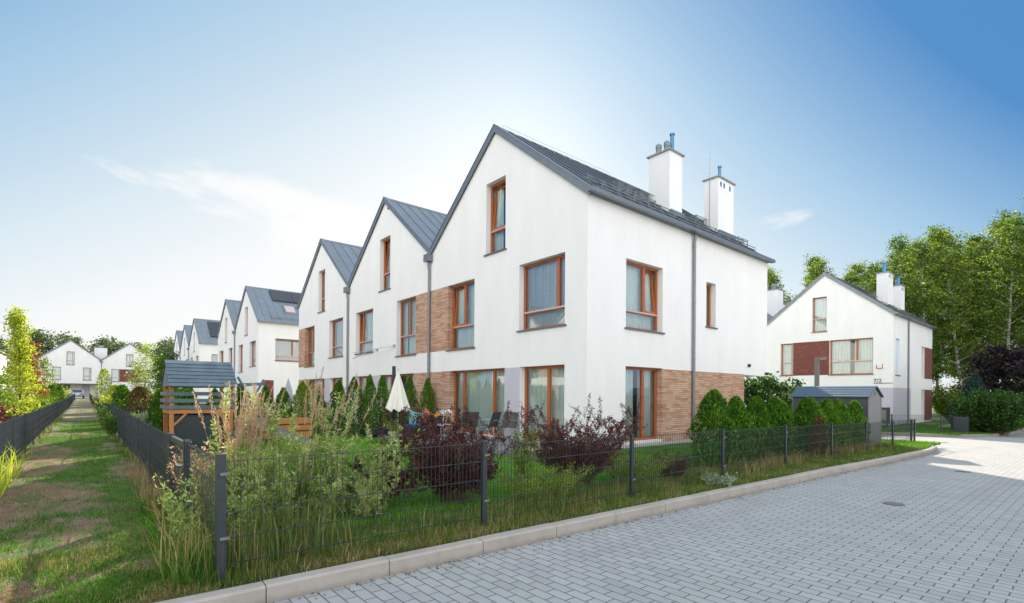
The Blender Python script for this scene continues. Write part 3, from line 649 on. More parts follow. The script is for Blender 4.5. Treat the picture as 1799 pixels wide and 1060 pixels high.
    sp.build('solar_panel','solar',h4,fix=True)
    sk=MB(); sk.prism([(1.0,t(1.0)+.10),(1.95,t(1.95)+.10),(1.95,t(1.95)-.02),(1.0,t(1.0)-.02)],2.3,3.3); s=sk.build('skylight','trim_metal',h4,fix=True)
    MB().prism([(1.1,t(1.1)+.112),(1.85,t(1.85)+.112),(1.85,t(1.85)+.104),(1.1,t(1.1)+.104)],2.42,3.18).build('skylight_pane','rail_alu',s,fix=True)
    snow_gear(h4,rows=(.3,))
    h5=house('terraced_house','farther white house of the second row, behind the downpipe','house',(X0,43.8+HW,.2),front=std_front(True,tilts=(None,None,None))[:3],seed=5,group=g2,high=True)
    downpipe(h5,mapA,.06,6.72,hopper=True)
    g3='terraced houses of the third row'
    labs=['nearest white house of the third row, dark solar panels on its roof','middle gable of the distant third row','farthest gable of the third row beside the trees']
    for i in range(3):
        f=(i%2==1); q=std_front(f,tilts=(None,None,None))[:3]
        h6=house('terraced_house',labs[i],'house',(X0,71.3+i*HW,.5),low=(i==0),front=q,side=[dict(r=(1.27,3.4,3.95,5.75),tr=.22,mull=(.64,),cover='slats')] if i==0 else (),seed=6+i,group=g3,high=(i==2))
        if i: downpipe(h6,mapA,.06,6.72,hopper=True)
        else:
            sp=MB()
            for r_ in range(2):
                for c_ in range(5): ya=.9+r_*1.35; sp.prism([(ya,t(ya)+.14),(ya+1.3,t(ya+1.3)+.14),(ya+1.3,t(ya+1.3)+.1),(ya,t(ya)+.1)],1.3+c_*1.5,1.3+c_*1.5+1.46)
            sp.build('solar_panel','solar',h6,fix=True)
    # far houses closing the path (their gables face the camera side)
    g4='white houses closing the path'
    labs=['far white gabled house behind the parked car','far white gabled house with dark red brick panel behind the garden trees','far white house glimpsed at the left edge behind the yellow-green tree']
    for i,(px,f) in enumerate(((-2.2,True),(5.97,False),(-13.0,False))):
        # local y runs to world -x after the quarter turn
        fr=[dict(r=(3.55,4.6,6.1,8.4),tr=.33,cover='curtain_part')]
        if i==0: fr+=[dict(r=(1.3,2.4,3.5,5.7),tr=.33,cover='curtain_part'),dict(r=(5.3,6.4,3.5,5.7),tr=.33,cover='curtain')]
        else: fr+=[dict(r=(5.6,6.7,3.3,5.6),tr=.33,cover='curtain'),dict(r=(1.0,2.6,3.3,5.6),tr=.3,mull=(.6,),cover='curtain')]
        pn=[] if i==0 else [(mapA,2.62,5.58,3.3,5.6,'brick_red','brick_panel')]
        yy=116 if i<2 else 92
        h=house('terraced_house',labs[i],'house',(px+HW/2,yy,.1 if i<2 else -.2),rz=R(90),front=fr,panels=pn,seed=20+i,group=g4,ground_cut=(.4,6.8,2.9) if i==0 else None,low=(i!=0),high=True)
        if i==0:
            MB().box(2.36,2.39,1.5,2.6,.5,2.7).build('garage_door','plaster_grey',h); MB().box(2.36,2.39,4.2,6.4,.5,2.7).build('brick_panel','brick_red',h)
            MB().box(2.35,2.39,.8,1.4,1.0,2.6).build('window','curtain',h)
        if i==1: downpipe(h,mapA,HW-.06,6.72,hopper=True); chimney(h,1.5,3.0,HW-.9,HW+.9,9.4,[(1.9,HW-.3,.15,.5,'cowl'),(2.5,HW+.3,.15,.5,'cowl')],zr=7)
        if i==2: pass
    # house to the right across the side street, and its neighbour behind
    fr=[dict(r=(3.95,4.9,6.2,8.72),tr=.38,cover='curtain'),
        dict(r=(6.2,7.1,3.08,5.5),tr=.40,cover='curtain_part'),
        dict(r=(1.12,3.75,3.05,5.52),tr=.38,mull=(.37,),cover='curtain_part')]
    side=[dict(r=(.55,1.6,2.98,5.42),cover='none',sill=True),
          dict(r=(7.6,8.5,2.92,5.35),tr=.35,cover='curtain',sill=False),
          dict(r=(7.6,8.5,.15,2.08),cover='curtain',sill=False,name='garden_door')]
    pn=[(mapA,3.76,6.19,3.05,5.52,'brick_red','brick_panel'),(mapA,.0,.85,-.4,2.12,'plaster_grey','grey_panel'),(mapB,.0,4.5,-.4,2.12,'plaster_grey','grey_panel'),
        (mapB,8.51,HD-.02,2.92,5.35,'brick_red','brick_panel'),(mapB,8.51,HD-.02,-.3,2.08,'brick_red','brick_panel')]
    hr=house('detached_house','white gabled house across the side street, dark red brick panel between its windows','house',(40.75,9.45,0),low=True,front=fr,side=side,panels=pn,seed=12,lowm='roof_dark',ground_cut=(.86,HW,2.12),z0=-.6)
    downpipe(hr,mapB,3.55,6.96,-.3)
    MB().box(2.3,2.38,4.6,6.6,-.1,1.95).build('entrance_door','wood_frame',hr); MB().box(2.28,2.3,4.75,5.5,.0,1.85).build('door_pane','car_glass',hr); MB().box(2.28,2.3,5.65,6.45,.0,1.85).build('door_pane','car_glass',hr)
    MB().box(2.3,2.38,1.0,2.6,-.1,1.95).build('garage_door','plaster_grey',hr)
    MB().box(.25,.29,.20+1.0,.8+1.0,6,6).build('trim','wood_frame',hr) if False else None
    # blind in the slim window
    MB().box(.56,1.59,2.99,5.41,-.12,-.10,mapB).build('blind','blind_slats',hr)
    chimney(hr,2.75,3.95,.95,1.65,10.35,[(3.2,1.3,.12,.75,'flue')],vents=True)
    chimney(hr,6.1,7.1,.95,1.55,9.9,[(6.4,1.2,.12,.6,'flue'),(6.8,1.35,.12,.5,'cowl')],vents=True)
    snow_gear(hr,rows=(.35,.9)); roof_step(hr,1.2,1.6,1.2); roof_step(hr,4.4,1.5,1.2)
    # alarm box and house number
    a=MB(); a.box(10.35-9.45,10.0-9.45,3.42,3.72,.001,.06,mapA); ab=a.build('alarm_box','white_paint',hr); 
    r_=MB(); r_.box(.88,.92,3.42,3.64,.061,.066,mapA); r_.box(.55,.92,3.40,3.44,.061,.066,mapA); r_.box(.55,.59,3.42,3.72,.061,.066,mapA); r_.build('alarm_trim','red_paint',ab)
    sign=thing('number_sign','black metal house number 7/2 with an underline on the white wall','house number',(40.75,9.45,0))
    fc=bpy.data.curves.new('digits','FONT'); fc.body='7/2'; fc.size=.36; fc.extrude=.008; fo=bpy.data.objects.new('digits',fc); COL.objects.link(fo)
    bpy.context.view_layer.update(); dg=bpy.context.evaluated_depsgraph_get(); me=bpy.data.meshes.new_from_object(fo.evaluated_get(dg)); bpy.data.objects.remove(fo)
    me.materials.append(MATS['black_plastic']); do=bpy.data.objects.new('digits',me); COL.objects.link(do); do.parent=sign; do.rotation_euler=(R(90),0,R(-90)); do.location=(-.02,1.08,2.47)
    MB().box(-.03,-.01,-.0,1.06,2.40,2.435).build('underline','black_plastic',sign)
    h7=house('detached_house','white house behind the red brick one, only its chimney with dark pots showing','house',(40.75,9.45+HW,0),front=(),seed=14,z0=-.6,high=True)
    chimney(h7,4.9,6.1,1.2,2.7,10.75,[(5.2,1.6,.16,.5,'cowl'),(5.2,2.2,.16,.5,'cowl'),(5.7,1.9,.16,.45,'cowl'),(5.7,1.4,.12,.4,'cowl')],zr=8)
    # the row on the other side of the path and the houses across the road, seen only as reflections and bounced light
    for i in range(4):
        house('terraced_house',['white gabled house left of the path, nearest the road','white gabled house left of the path, second from the road','white gabled house left of the path, third from the road','white gabled house left of the path, fourth from the road'][i],'house',(-11.2,9.25+HW*(i+1),0),rz=R(180),front=std_front(i%2==0,tilts=(None,None,None)),panels=row_panels(i%2==0),seed=30+i,group='houses left of the path',low=False,high=(i==0))
    for i,x in enumerate((20.2,28.4)):
        house('terraced_house',['white gabled house across the road, left of the pair','white gabled house across the road, right of the pair'][i],'house',(x,-13,-.2),rz=R(-90),front=std_front(i==0,tilts=(None,None,None)),seed=40+i,group='houses across the road',low=True,high=True) if False else \
        house('terraced_house',['white gabled house across the road, left of the pair','white gabled house across the road, right of the pair'][i],'house',(x-HW,-13,-.2),rz=R(-90),front=std_front(i==0,tilts=(None,None,None)),seed=40+i,group='houses across the road',low=True,high=True)
build_houses()
# ------------------------------------------------------------------ fences
def wire_panel(L,parent=None,h=.80,zb=.17,n_h=5,dia=.004):
    mb=MB(); n=int(round(L/.05))
    for i in range(n+1):
        x=L*i/n; mb.bar((x,0,zb-.01),(x,0,zb+h+.02),dia,dia,up=(0,1,0))
    for j in range(n_h):
        z=zb+h*j/(n_h-1)
        for s in (-1,1): mb.bar((0,s*.0055,z),(L,s*.0055,z),.0052,.0052)
    return mb.build('wire_panel','anthracite',parent)
def post_mesh(h=1.05,w=.06,d=.04,parent=None):
    mb=MB().box(-w/2,w/2,-d/2,d/2,-.25,h); mb.box(-w/2-.003,w/2+.003,-d/2-.003,d/2+.003,h,h+.012)
    o=mb.build('post','anthracite',parent)
    return o
def fence(name,label,pts,tops,L0=2.5,group=None,clips=True,hole=None,postw=(.06,.04),cat='fence',hh=.80,wire=True,first_h=None):
    """posts at pts (x,y); tops = height of the top wire above z 0 at each post"""
    F=thing(name,label,cat,(pts[0][0],pts[0][1],0),0,group); ox,oy=pts[0]
    P0=None; panel=None
    for i,(x,y) in enumerate(pts):
        if P0 is None: P0=post_mesh(1.0,*postw,parent=F); p=P0
        else: p=P0.copy(); COL.objects.link(p)
        a=pts[max(0,i-1)]; b=pts[min(len(pts)-1,i+1)]
        p.location=(x-ox,y-oy,tops[i]-.97); p.rotation_euler=(0,0,math.atan2(b[1]-a[1],b[0]-a[0]))
    if wire:
      for i in range(len(pts)-1):
        if hole==i: continue
        (x,y),(x2,y2)=pts[i],pts[i+1]; D=math.dist((x,y),(x2,y2)); gap=.04; L=D-2*gap; ang=math.atan2(y2-y,x2-x)
        if panel is None: panel=wire_panel(L0,F,h=hh); p=panel
        else: p=panel.copy(); COL.objects.link(p)
        p.location=(x-ox+gap*math.cos(ang),y-oy+gap*math.sin(ang),(tops[i]+tops[i+1])/2-.97); p.rotation_euler=(0,0,ang); p.scale=(L/L0,1,1)
        if clips and i<8:
            for z in (.86,.36):
                c=MB().box(-.012,.055,-.034,-.021,z-.011,z+.011); c.box(.034,.044,-.042,-.0341,z-.006,z+.006); q=c.build('clip','lamp_grey',F); q.location=(x-ox,y-oy,tops[i]-.97); q.rotation_euler=(0,0,ang)
    return F
FX=[.8,3.34,5.98,8.59,11.23,13.91,16.56,19.19,21.86]; FT=[.965,.93,.89,.865,.845,.80,.745,.72,.69]
def build_fences():
    fence('wire_fence','dark wire mesh fence along the kerb in front of the corner garden',[(x,4.45) for x in FX],FT,2.56)
    fence('wire_fence','wire mesh side fence running back from the street corner beside the shed',[(21.88,4.55),(21.95,7.0),(21.95,9.2)],[.68,.66,.64],2.4,clips=False)
    # right fence of the path, with a gate near the corner
    g=thing('garden_gate','dark metal garden gate beside the corner post of the path fence','gate',(.8,4.52,0))
    MB().box(-.03,.03,1.68,1.74,-.2,.99).build('gate_post','anthracite',g); MB().box(-.03,.03,2.88,2.95,-.2,.98).build('gate_post','anthracite',g)
    f=MB(); f.box(-.02,.02,1.76,2.86,.90,.96); f.box(-.02,.02,1.76,2.86,.12,.17); f.box(-.02,.02,1.76,1.80,.17,.90); f.box(-.02,.02,2.82,2.86,.17,.90); f.build('gate_frame','anthracite',g)
    w=wire_panel(1.0,g,h=.72,zb=.18); w.rotation_euler=(0,0,R(90)); w.location=(0,1.81,0)
    MB().tube([(-.07,1.9,.72),(-.07,1.78,.72),(-.02,1.78,.72)],.01,6).build('handle','galv',g)
    pts=[(.8,4.55),(.8,6.17)]; fence('wire_fence','short stretch of wire fence between the corner post and the gate',pts,[.96,.94],1.5,clips=False)
    ys=list(np.arange(7.55,103,2.52)); fence('wire_fence','long dark wire fence on the right of the grass path',[(.79-.006*max(0,y-20),y) for y in ys],[.94+.45*max(0,min(1,(y-60)/50)) for y in ys],2.5,clips=False)
    ys=list(np.arange(6.9,103,2.52)); fence('wire_fence','long dark wire fence on the left of the grass path',[(-1.15-.003*max(0,y-20),y) for y in ys],[.92+.45*max(0,min(1,(y-60)/50)) for y in ys],2.5,clips=False)
    # garden divisions
    fence('wire_fence','thin wire fence dividing the corner garden from its neighbour, behind the play tower',[(.85,17.45),(3.3,17.45),(5.8,17.45),(8.3,17.45)],[.95]*4,2.4,clips=False)
    fence('wire_fence','thin wire fence between gardens beside the brown conifers',[(.85,25.6),(3.3,25.6),(5.8,25.6),(8.3,25.6)],[1.05]*4,2.4,clips=False)
    # the plot across the side street
    pts=[(29.9,12.0),(29.9,9.5),(30.0,7.0),(32.6,5.6),(35.1,5.1),(37.6,4.9)]
    fence('wire_fence','low wire fence on the lawn of the house across the side street',pts,[.62,.62,.62,.58,.55,.52],2.5,clips=False)
    fence('wire_fence','wire fence in front of the green bushes across the side street',[(38.6,4.6),(41.1,4.5),(43.6,4.4),(46.1,4.3),(48.6,4.2)],[.6]*5,2.5,clips=False)
    # weathered gate leaf propped near the hedge
build_fences()

# ------------------------------------------------------------------ garden and street objects
def build_objects():
    # play tower
    T=thing('play_tower','wooden play tower with slate blue plank roof and rails on orange posts','play tower',(1.5,14.6,0))
    pm=None
    for k,(x,y) in enumerate([(.06,0),(1.33,0),(.06,1.15),(1.33,1.15)]):
        MB().box(x-.045,x+.045,y-.045,y+.045,-.05,1.72).build('post','wood_orange',T)
    MB().box(0,1.4,-.06,-.03,.98,1.07).build('beam','wood_orange',T); MB().box(0,1.4,1.18,1.21,.98,1.07).build('beam','wood_orange',T)
    MB().box(-.0,.03,-.03,1.18,.98,1.07).build('beam','wood_orange',T); MB().box(1.37,1.40,-.03,1.18,.98,1.07).build('beam','wood_orange',T)
    d=MB()
    for i in range(11): d.box(.03+i*.122,.03+i*.122+.115,-.02,1.17,1.071,1.095)
    d.build('deck','wood_orange',T)
    for a,b in (((.10,-.03,.70),(.36,-.03,.98)),((1.29,-.03,.70),(1.03,-.03,.98))): MB().bar(a,b,.05,.04,up=(0,1,0)).build('brace','wood_orange',T)
    for z in (1.13,1.29,1.46):
        MB().box(-.03,1.42,-.085,-.061,z-.045,z+.045).build('rail','wood_slate',T)
        MB().box(-.055,-.031,-.06,1.21,z-.045,z+.045).build('rail','wood_slate',T)
    # gabled plank roof, ridge along x
    r=MB(); y0,ym,y1=-.28,.575,1.43; z0,zm=1.62,2.28
    n=7
    for s,(ya,yb) in enumerate(((y0,ym),(y1,ym))):
        for i in range(n):
            a=i/n; b=(i+1)/n; pa=Vector((0,ya+(yb-ya)*a,z0+(zm-z0)*a)); pb=Vector((0,ya+(yb-ya)*b,z0+(zm-z0)*b)); nn=Vector((0,-(zm-z0),(yb-ya))) if s==0 else Vector((0,(zm-z0),-(yb-ya))); nn.normalize()
            if nn.z<0: nn=-nn
            pa+=nn*.0; p1=pa+nn*.034; p2=pb+nn*.016
            r.prism([(pa.y,pa.z),(pb.y+(pb.y-pa.y)*.08,pb.z+(pb.z-pa.z)*.08),(p2.y+(pb.y-pa.y)*.08,p2.z+(pb.z-pa.z)*.08),(p1.y,p1.z)],-.02+rnd.uniform(-.004,.004),1.44+rnd.uniform(-.004,.004))
    r.build('roof','wood_slate',T,fix=True)
    g=MB(); g.prism([(y0+.1,z0+.02),(ym,zm-.06),(y1-.1,z0+.02)],.0,.02); g.build('gable_board','wood_slate',T,fix=True)
    MB().box(.12,1.28,1.10,1.12,.0,.97).build('back_board','anthracite',T); MB().box(.11,1.29,.10,.12,.0,.93).build('front_board','anthracite',T)
    # swing beam, crossed legs, climbing net, slide: all fixed to the tower
    MB().bar((1.4,.0,1.69),(2.12,-.08,1.73),.08,.08).build('swing_beam','wood_slate',T)
    MB().bar((1.72,-.85,-.05),(2.10,.15,1.93),.085,.04,up=(0,1,0)).build('crossed_leg','wood_slate',T) if False else None
    MB().bar((1.15,-.12,.02),(2.08,-.12,1.84),.045,.085,up=(0,1,0)).build('crossed_leg','wood_slate',T)
    MB().bar((2.48,-.17,.0),(1.45,-.17,1.90),.045,.085,up=(0,1,0)).build('crossed_leg','wood_slate',T)
    for x in (1.55,1.68):
        q=MB(); q.tube([(x,-.03,1.68),(x+.01,-.03,.55)],.009,5); q.build('rope','rope',T)
    MB().lathe([(.05,0),(.07,.06),(.05,.16),(.02,.2)],(1.69,-.03,1.45),10).build('trapeze','white_paint',T)
    s=MB(); s.bar((1.55,-.45,.92),(3.1,-1.35,.12),.04,.16); s.build('slide_rail','lamp_grey',T)
    s=MB(); s.bar((1.35,-.75,.90),(2.95,-1.75,.10),.04,.16); s.build('slide_rail','lamp_grey',T)
    s=MB(); s.bar((1.46,-.60,.86),(3.02,-1.55,.06),.40,.02); s.build('slide_chute','lamp_grey',T)
    # wood pile of raised bed behind the swing
    b=MB()
    for i in range(3): b.box(0,1.3,0,.5,.02+i*.2,.18+i*.2)
    tag(b.build('raised_bed','wood_orange',loc=(4.0,15.9,.15)),'low timber raised bed by the slide of the play tower','planter box')
    # closed parasols
    def parasol(loc,label,h,col,r=.38,ztip=2.2,zb=.85,pm='galv'):
        P=thing('parasol',label,'parasol',loc)
        MB().lathe([(.018,0),(.018,ztip+.06),(.006,ztip+.12)],(0,0,0),8).build('pole',pm,P)
        mb=MB(); n=48; prof=[(.03,ztip),(.06,ztip-.12),(.15,ztip-.5),(.24,ztip-.9),(.31,zb+.12),(.33,zb)]; b0=len(mb.v)
        for r_,z in prof:
            for k in range(n):
                a=2*math.pi*k/n; rr=r_*r/.33*(1+.20*math.cos(a*8)*min(1,(ztip-z)*1.5)); mb.v.append((rr*math.cos(a),rr*math.sin(a),z+(.05*math.cos(a*8) if z==zb else 0)))
        for i in range(len(prof)-1):
            for k in range(n): k2=(k+1)%n; mb.f.append((i*n+k,i*n+k2,(i+1)*n+k2,(i+1)*n+k))
        mb.build('canopy',col,P,smooth=True)
        MB().lathe([(.25,0),(.25,.06),(.06,.09),(.05,.14)],(0,0,0),16).build('base','concrete',P); return P
    parasol((7.85,15.2,.085),'closed cream parasol standing on the patio','',"canvas",.36,2.14,.87)
    parasol((11.6,40.0,.0),'closed grey parasol in front of the second row of houses','','canvas_grey',.33,2.6,.9)
    pl=thing('patio_pole','dark square pole behind the cream parasol','pole',(7.95,15.7,.085)); MB().box(-.045,.045,-.045,.045,0,2.34).build('shaft','anthracite',pl); MB().box(-.2,.2,-.2,.2,0,.03).build('foot_plate','anthracite',pl)
    # sofa
    S=thing('garden_sofa','dark rattan garden sofa at the back of the patio','sofa',(8.05,15.35,.085),R(-90))
    MB().box(0,1.5,0,.75,.08,.30).build('seat_base','rattan',S,bevel=.02); MB().box(0,1.5,.62,.78,.30,.72).build('backrest','rattan',S,bevel=.03)
    MB().box(-.02,.14,0,.78,.30,.52).build('armrest','rattan',S,bevel=.03); MB().box(1.36,1.52,0,.78,.30,.52).build('armrest','rattan',S,bevel=.03); MB().box(.15,1.35,.02,.62,.301,.40).build('cushion','blue_cloth',S,bevel=.04)
    def pillow(loc,rot,s,m,label,cat='cushion'):
        mb=MB(); n=12
        for sgn in (1,-1):
            b=len(mb.v)
            for i in range(n+1):
                for j in range(n+1):
                    u=i/n*2-1; v=j/n*2-1; pin=1-.10*(1-abs(u))*0; th=.5*(1-u**4)*(1-v**4)
                    mb.v.append((u*s*(1-.08*(1-v*v)),sgn*th*s*.42,v*s*(1-.08*(1-u*u))))
            for i in range(n):
                for j in range(n): q=(b+i*(n+1)+j,b+(i+1)*(n+1)+j,b+(i+1)*(n+1)+j+1,b+i*(n+1)+j+1); mb.f.append(q if sgn<0 else q[::-1])
        o=mb.build('cushion',m,smooth=True,loc=loc); o.rotation_euler=rot; tag(o,label,cat)
    pillow((8.05,14.35,.70),(R(20),R(15),R(-60)),.27,'teal','large teal cushion on the dark patio sofa')
    pillow((8.62,14.7,.73),(R(20),R(40),R(-30)),.24,'terracotta','brown cushion behind the teal one')
    o=MB().lathe([(.005,-.1),(.06,-.085),(.095,-.04),(.1,0),(.095,.04),(.06,.085),(.005,.1)],(0,0,0),16).build('ball','orange',smooth=True,loc=(8.72,14.15,.80)); tag(o,'small orange ball cushion beside the teal one','ball cushion')
    # table with magazines
    Tt=thing('patio_table','low glass and metal table in front of the dark sofa','table',(8.75,13.6,.085))
    MB().box(-.45,.45,-.3,.3,.40,.43).build('tabletop','car_glass',Tt,bevel=.005)
    for x in (-.4,.4):
        for y in (-.26,.26): MB().tube([(x,y,0),(x,y,.40)],.015,6).build('leg','galv',Tt)
    MB().box(-.38,.38,-.01,.01,.12,.14).build('stretcher','galv',Tt)
    tag(MB().box(-.16,.16,-.12,.12,0,.03).build('magazine','white_paint',loc=(8.65,13.7,.517)),'pale magazine lying on the low patio table','magazine')
    # sling chairs
    def chair(loc,rz,label):
        c=thing('sling_chair',label,'chair',loc,rz,'sling chairs on the patio')
        MB().bar((-.24,-.22,.42),(-.24,.24,.38),.46 if False else .02).build('side_rail','galv',c); MB().bar((.24,-.22,.42),(.24,.24,.38),.02).build('side_rail','galv',c)
        MB().add([(-.23,-.22,.43),(.23,-.22,.43),(.23,.24,.39),(-.23,.24,.39),(-.23,-.22,.42),(.23,-.22,.42),(.23,.24,.38),(-.23,.24,.38)],[(0,1,2,3),(7,6,5,4),(0,4,5,1),(1,5,6,2),(2,6,7,3),(3,7,4,0)]).build('seat','sling',c)
        MB().add([(-.25,.25,.40),(.25,.25,.40),(.25,.42,.86),(-.25,.42,.86),(-.25,.27,.39),(.25,.27,.39),(.25,.44,.85),(-.25,.44,.85)],[(0,1,2,3),(7,6,5,4),(0,4,5,1),(1,5,6,2),(2,6,7,3),(3,7,4,0)]).build('backrest','sling',c)
        for x in (-.25,.25):
            MB().tube([(x,-.25,0),(x,-.22,.42)],.014,6).build('leg','galv',c); MB().tube([(x,.34,0),(x,.2,.40)],.014,6).build('leg','galv',c)
            MB().tube([(x,-.2,.62),(x,.32,.60)],.014,6).build('armrest','galv',c)
    chair((9.25,13.2,.085),R(160),'black sling chair beside the brick wall'); chair((9.75,12.9,.085),R(200),'second black sling chair, to the right of the white lily'); chair((9.7,11.9,.085),R(-70),'black sling chair in front of the wide garden door')
    # grey storage lid / sandbox on the lawn edge, pot with plant
    tag(MB().box(-.55,.55,-.35,.35,0,.22).build('storage_box','anthracite',loc=(7.75,16.35,.085),bevel=.03),'low dark storage box at the left corner of the patio','box')
    P=thing('flower_pot','weathered stone pot with a sparse yellow-green plant by the parasol','plant pot',(7.35,14.55,0)); MB().lathe([(.11,0),(.15,.25),(.16,.27),(.16,.31),(.13,.31),(.12,.27)],(0,0,0),16).build('pot','pot',P)
    shrub_parts(P,26,.42,.26,.05,14,'lime_leaf','twig_green',z0=.28,seed=3)
    for i,(x,lab) in enumerate(((9.75,'left grey planter trough by the garden doors'),(10.0,'right grey planter trough by the garden doors'))):
        pt=thing('planter',lab,'planter',(9.0+i*.62,9.95-.0*i,0.0),0,'planter troughs'); MB().box(-.26,.26,-.14,.14,0,.28).build('trough','pot',pt,bevel=.01)
        shrub_parts(pt,18,.26,.22,.04,16,'red_leaf' if i==0 else 'lime_leaf','twig_green',z0=.25,seed=9+i)
    # lily stake
    L=thing('garden_lily','white lily flowers on a tall pale stem in front of the patio','flower',(6.55,10.35,0))
    MB().tube([(0,0,0),(.02,.0,.4),(-.02,0,.8),(.01,0,1.0)],.011,6).build('stem','sage_leaf' if False else 'galv',L)
    for k in range(4):
        f=MB(); c=Vector(((k-1.5)*.09,.03*(-1)**k,1.02+.03*(k%2))); ax=Vector((math.cos(k*1.7),math.sin(k*1.7),.9)).normalized()
        for j in range(6):
            a=j*math.pi/3; u=ax.orthogonal().normalized(); v=ax.cross(u); d=(u*math.cos(a)+v*math.sin(a)); s=ax.cross(d)
            p0=c; p1=c+d*.045+ax*.04+s*.018; p2=c+d*.105+ax*.03; p3=c+d*.045+ax*.04-s*.018; f.add([p0,p1,p2,p3],[(0,1,2,3)])
        f.build('petals','petal',L)
    # shed
    sh=thing('garden_shed','dark grey plastic garden shed with slate blue roof behind the hedge','shed',(18.45,4.92,-.1))
    LX=1.30;LY=2.15;EZ=1.60;RZ=1.90
    for nm,sx in (('side_wall',0),('side_wall',LX)):
        w=MB()
        for i in range(16):
            y0_=i*LY/16; w.box(sx-.012,sx+.012,y0_+.006,y0_+LY/16-.006,0,EZ)
        w.box(sx-.006,sx+.006,0,LY,0,EZ); w.build(nm,'shed_panel',sh)
    for yy in (0,LY):
        w=MB(); n=10
        for i in range(n):
            xa=i*LX/n+.004; xb=(i+1)*LX/n-.004; h=lambda x:EZ+(RZ-EZ)*(1-abs(x-LX/2)/(LX/2))
            w.add([(xa,yy-.02,0),(xb,yy-.02,0),(xb,yy-.02,h(xb)-.03),(xa,yy-.02,h(xa)-.03),(xa,yy+.02,0),(xb,yy+.02,0),(xb,yy+.02,h(xb)-.03),(xa,yy+.02,h(xa)-.03)],[(0,1,2,3),(7,6,5,4),(0,4,5,1),(1,5,6,2),(2,6,7,3),(3,7,4,0)])
        w.build('end_wall','shed_light',sh)
    rf=MB(); n=6; yx=lambda x,y,z:(y,x,z)
    for (ya,yb) in ((-.09,LX/2),(LX+.09,LX/2)):
        for i in range(n):
            a_,b_=i/n,(i+1)/n; y_a,y_b=ya+(yb-ya)*a_,ya+(yb-ya)*b_; z_a,z_b=EZ-.03+(RZ-EZ+.05)*a_,EZ-.03+(RZ-EZ+.05)*b_
            rf.prism([(y_a,z_a),(y_b,z_b),(y_b,z_b+.018),(y_a,z_a+.036)],-.08,LY+.08,yx)
    rf.build('roof','shed_roof',sh,fix=True)
    MB().tube([(LX/2,-.022,EZ+.10),(LX/2,-.035,EZ+.10)],.055,12).build('vent','lamp_grey',sh)
    for x in (0,LX): MB().box(x-.025,x+.025,-.035,-.021,0,EZ-.02).build('corner_trim','shed_light',sh)
    # street lamp
    lp=thing('street_lamp','plain grey square lamp post rising behind the shed','lamp post',(21.1,7.25,-.1)); MB().box(-.065,.065,-.065,.065,0,3.0).build('post','lamp_grey',lp); MB().box(-.07,.07,-.30,.07,3.0,3.07).build('lamp_head','lamp_grey',lp); MB().box(-.05,.05,-.27,-.1,2.985,3.0).build('diffuser','white_paint',lp)
    # meter boxes on the plot across the side street
    mb=thing('meter_cabinet','dark utility cabinets on posts in front of the house across the side street','utility box',(37.5,8.9,-.4)); MB().box(0,.3,0,.95,.25,1.25).build('cabinet','anthracite',mb,bevel=.02); MB().box(-.02,-.001,.12,.5,.45,1.1).build('door','lamp_grey',mb)
    for y in (.08,.84): MB().box(.1,.2,y,y+.06,0,.25).build('leg','anthracite',mb)
    m2=thing('meter_cabinet','dark grey box in front of the green bushes at the right edge','utility box',(33.9,4.75,-.35)); MB().box(0,.45,0,.6,.0,.85).build('cabinet','anthracite',m2,bevel=.02); MB().box(-.02,-.001,.05,.55,.06,.8).build('door','anthracite',m2)
    # manhole covers
    for (x,y,l) in ((9.26,2.13,'round iron manhole cover nearest the camera'),(14.74,2.15,'round iron manhole cover at the shadow edge'),(25.6,4.3,'oblong drain cover on the sunlit side street')):
        o=MB().lathe([(.14,0),(.14,.004)],(0,0,0),24); 
        c=thing('manhole_cover',l,'manhole',(x,y,gz(x,y)-.12+.003)); o.build('frame','lamp_grey',c)
        k=MB().lathe([(.115,.0045),(.115,.008)],(0,0,0),24)
        for i in range(-3,4): k.box(-.10,.10,i*.03-.005,i*.03+.005,.0085,.011)
        k.build('lid','lamp_grey',c)
    # parked car far down the path
    c=thing('parked_car','silver grey parked car at the far end of the grass path','car',(-1.25,108,.48))
    b=MB(); prof=[(-2.1,.35),(-2.12,.75),(-1.95,.95),(-1.2,1.02),(-.7,1.42),(.7,1.45),(1.5,1.05),(2.1,.92),(2.15,.4),(2.1,.3),(-2.05,.3)]
    b.prism(prof,-.86,.86); b.build('body','car_silver',c,bevel=.08,fix=True)
    MB().add([(-.72,-1.20,1.03),(.72,-1.20,1.03),(.62,-.74,1.40),(-.62,-.74,1.40)],[(0,1,2,3)]).build('rear_window','car_glass',c)
    for x in (-.885,.885):
        MB().box(x-.004,x+.004,-.95,1.0,1.05,1.36).build('side_window','car_glass',c)
        for y in (-1.35,1.35):
            w=MB().lathe([(.31,-.1),(.32,0),(.31,.1)],(0,0,0),18).build('wheel','rubber',c); w.rotation_euler=(0,R(90),0); w.location=(x*.93,y,.32)
            r=MB().lathe([(.19,-.105),(.19,.105)],(0,0,0),12).build('rim','galv',w)
    for x in (-.62,.62): MB().box(x-.14,x+.14,-2.135,-2.11,.72,.86).build('tail_light','red_paint',c)
    MB().box(-.26,.26,-2.135,-2.12,.55,.67).build('number_plate','white_paint',c)
    # a bicycle-blue box by the far garage
    # seated person beyond the hedge
    person()
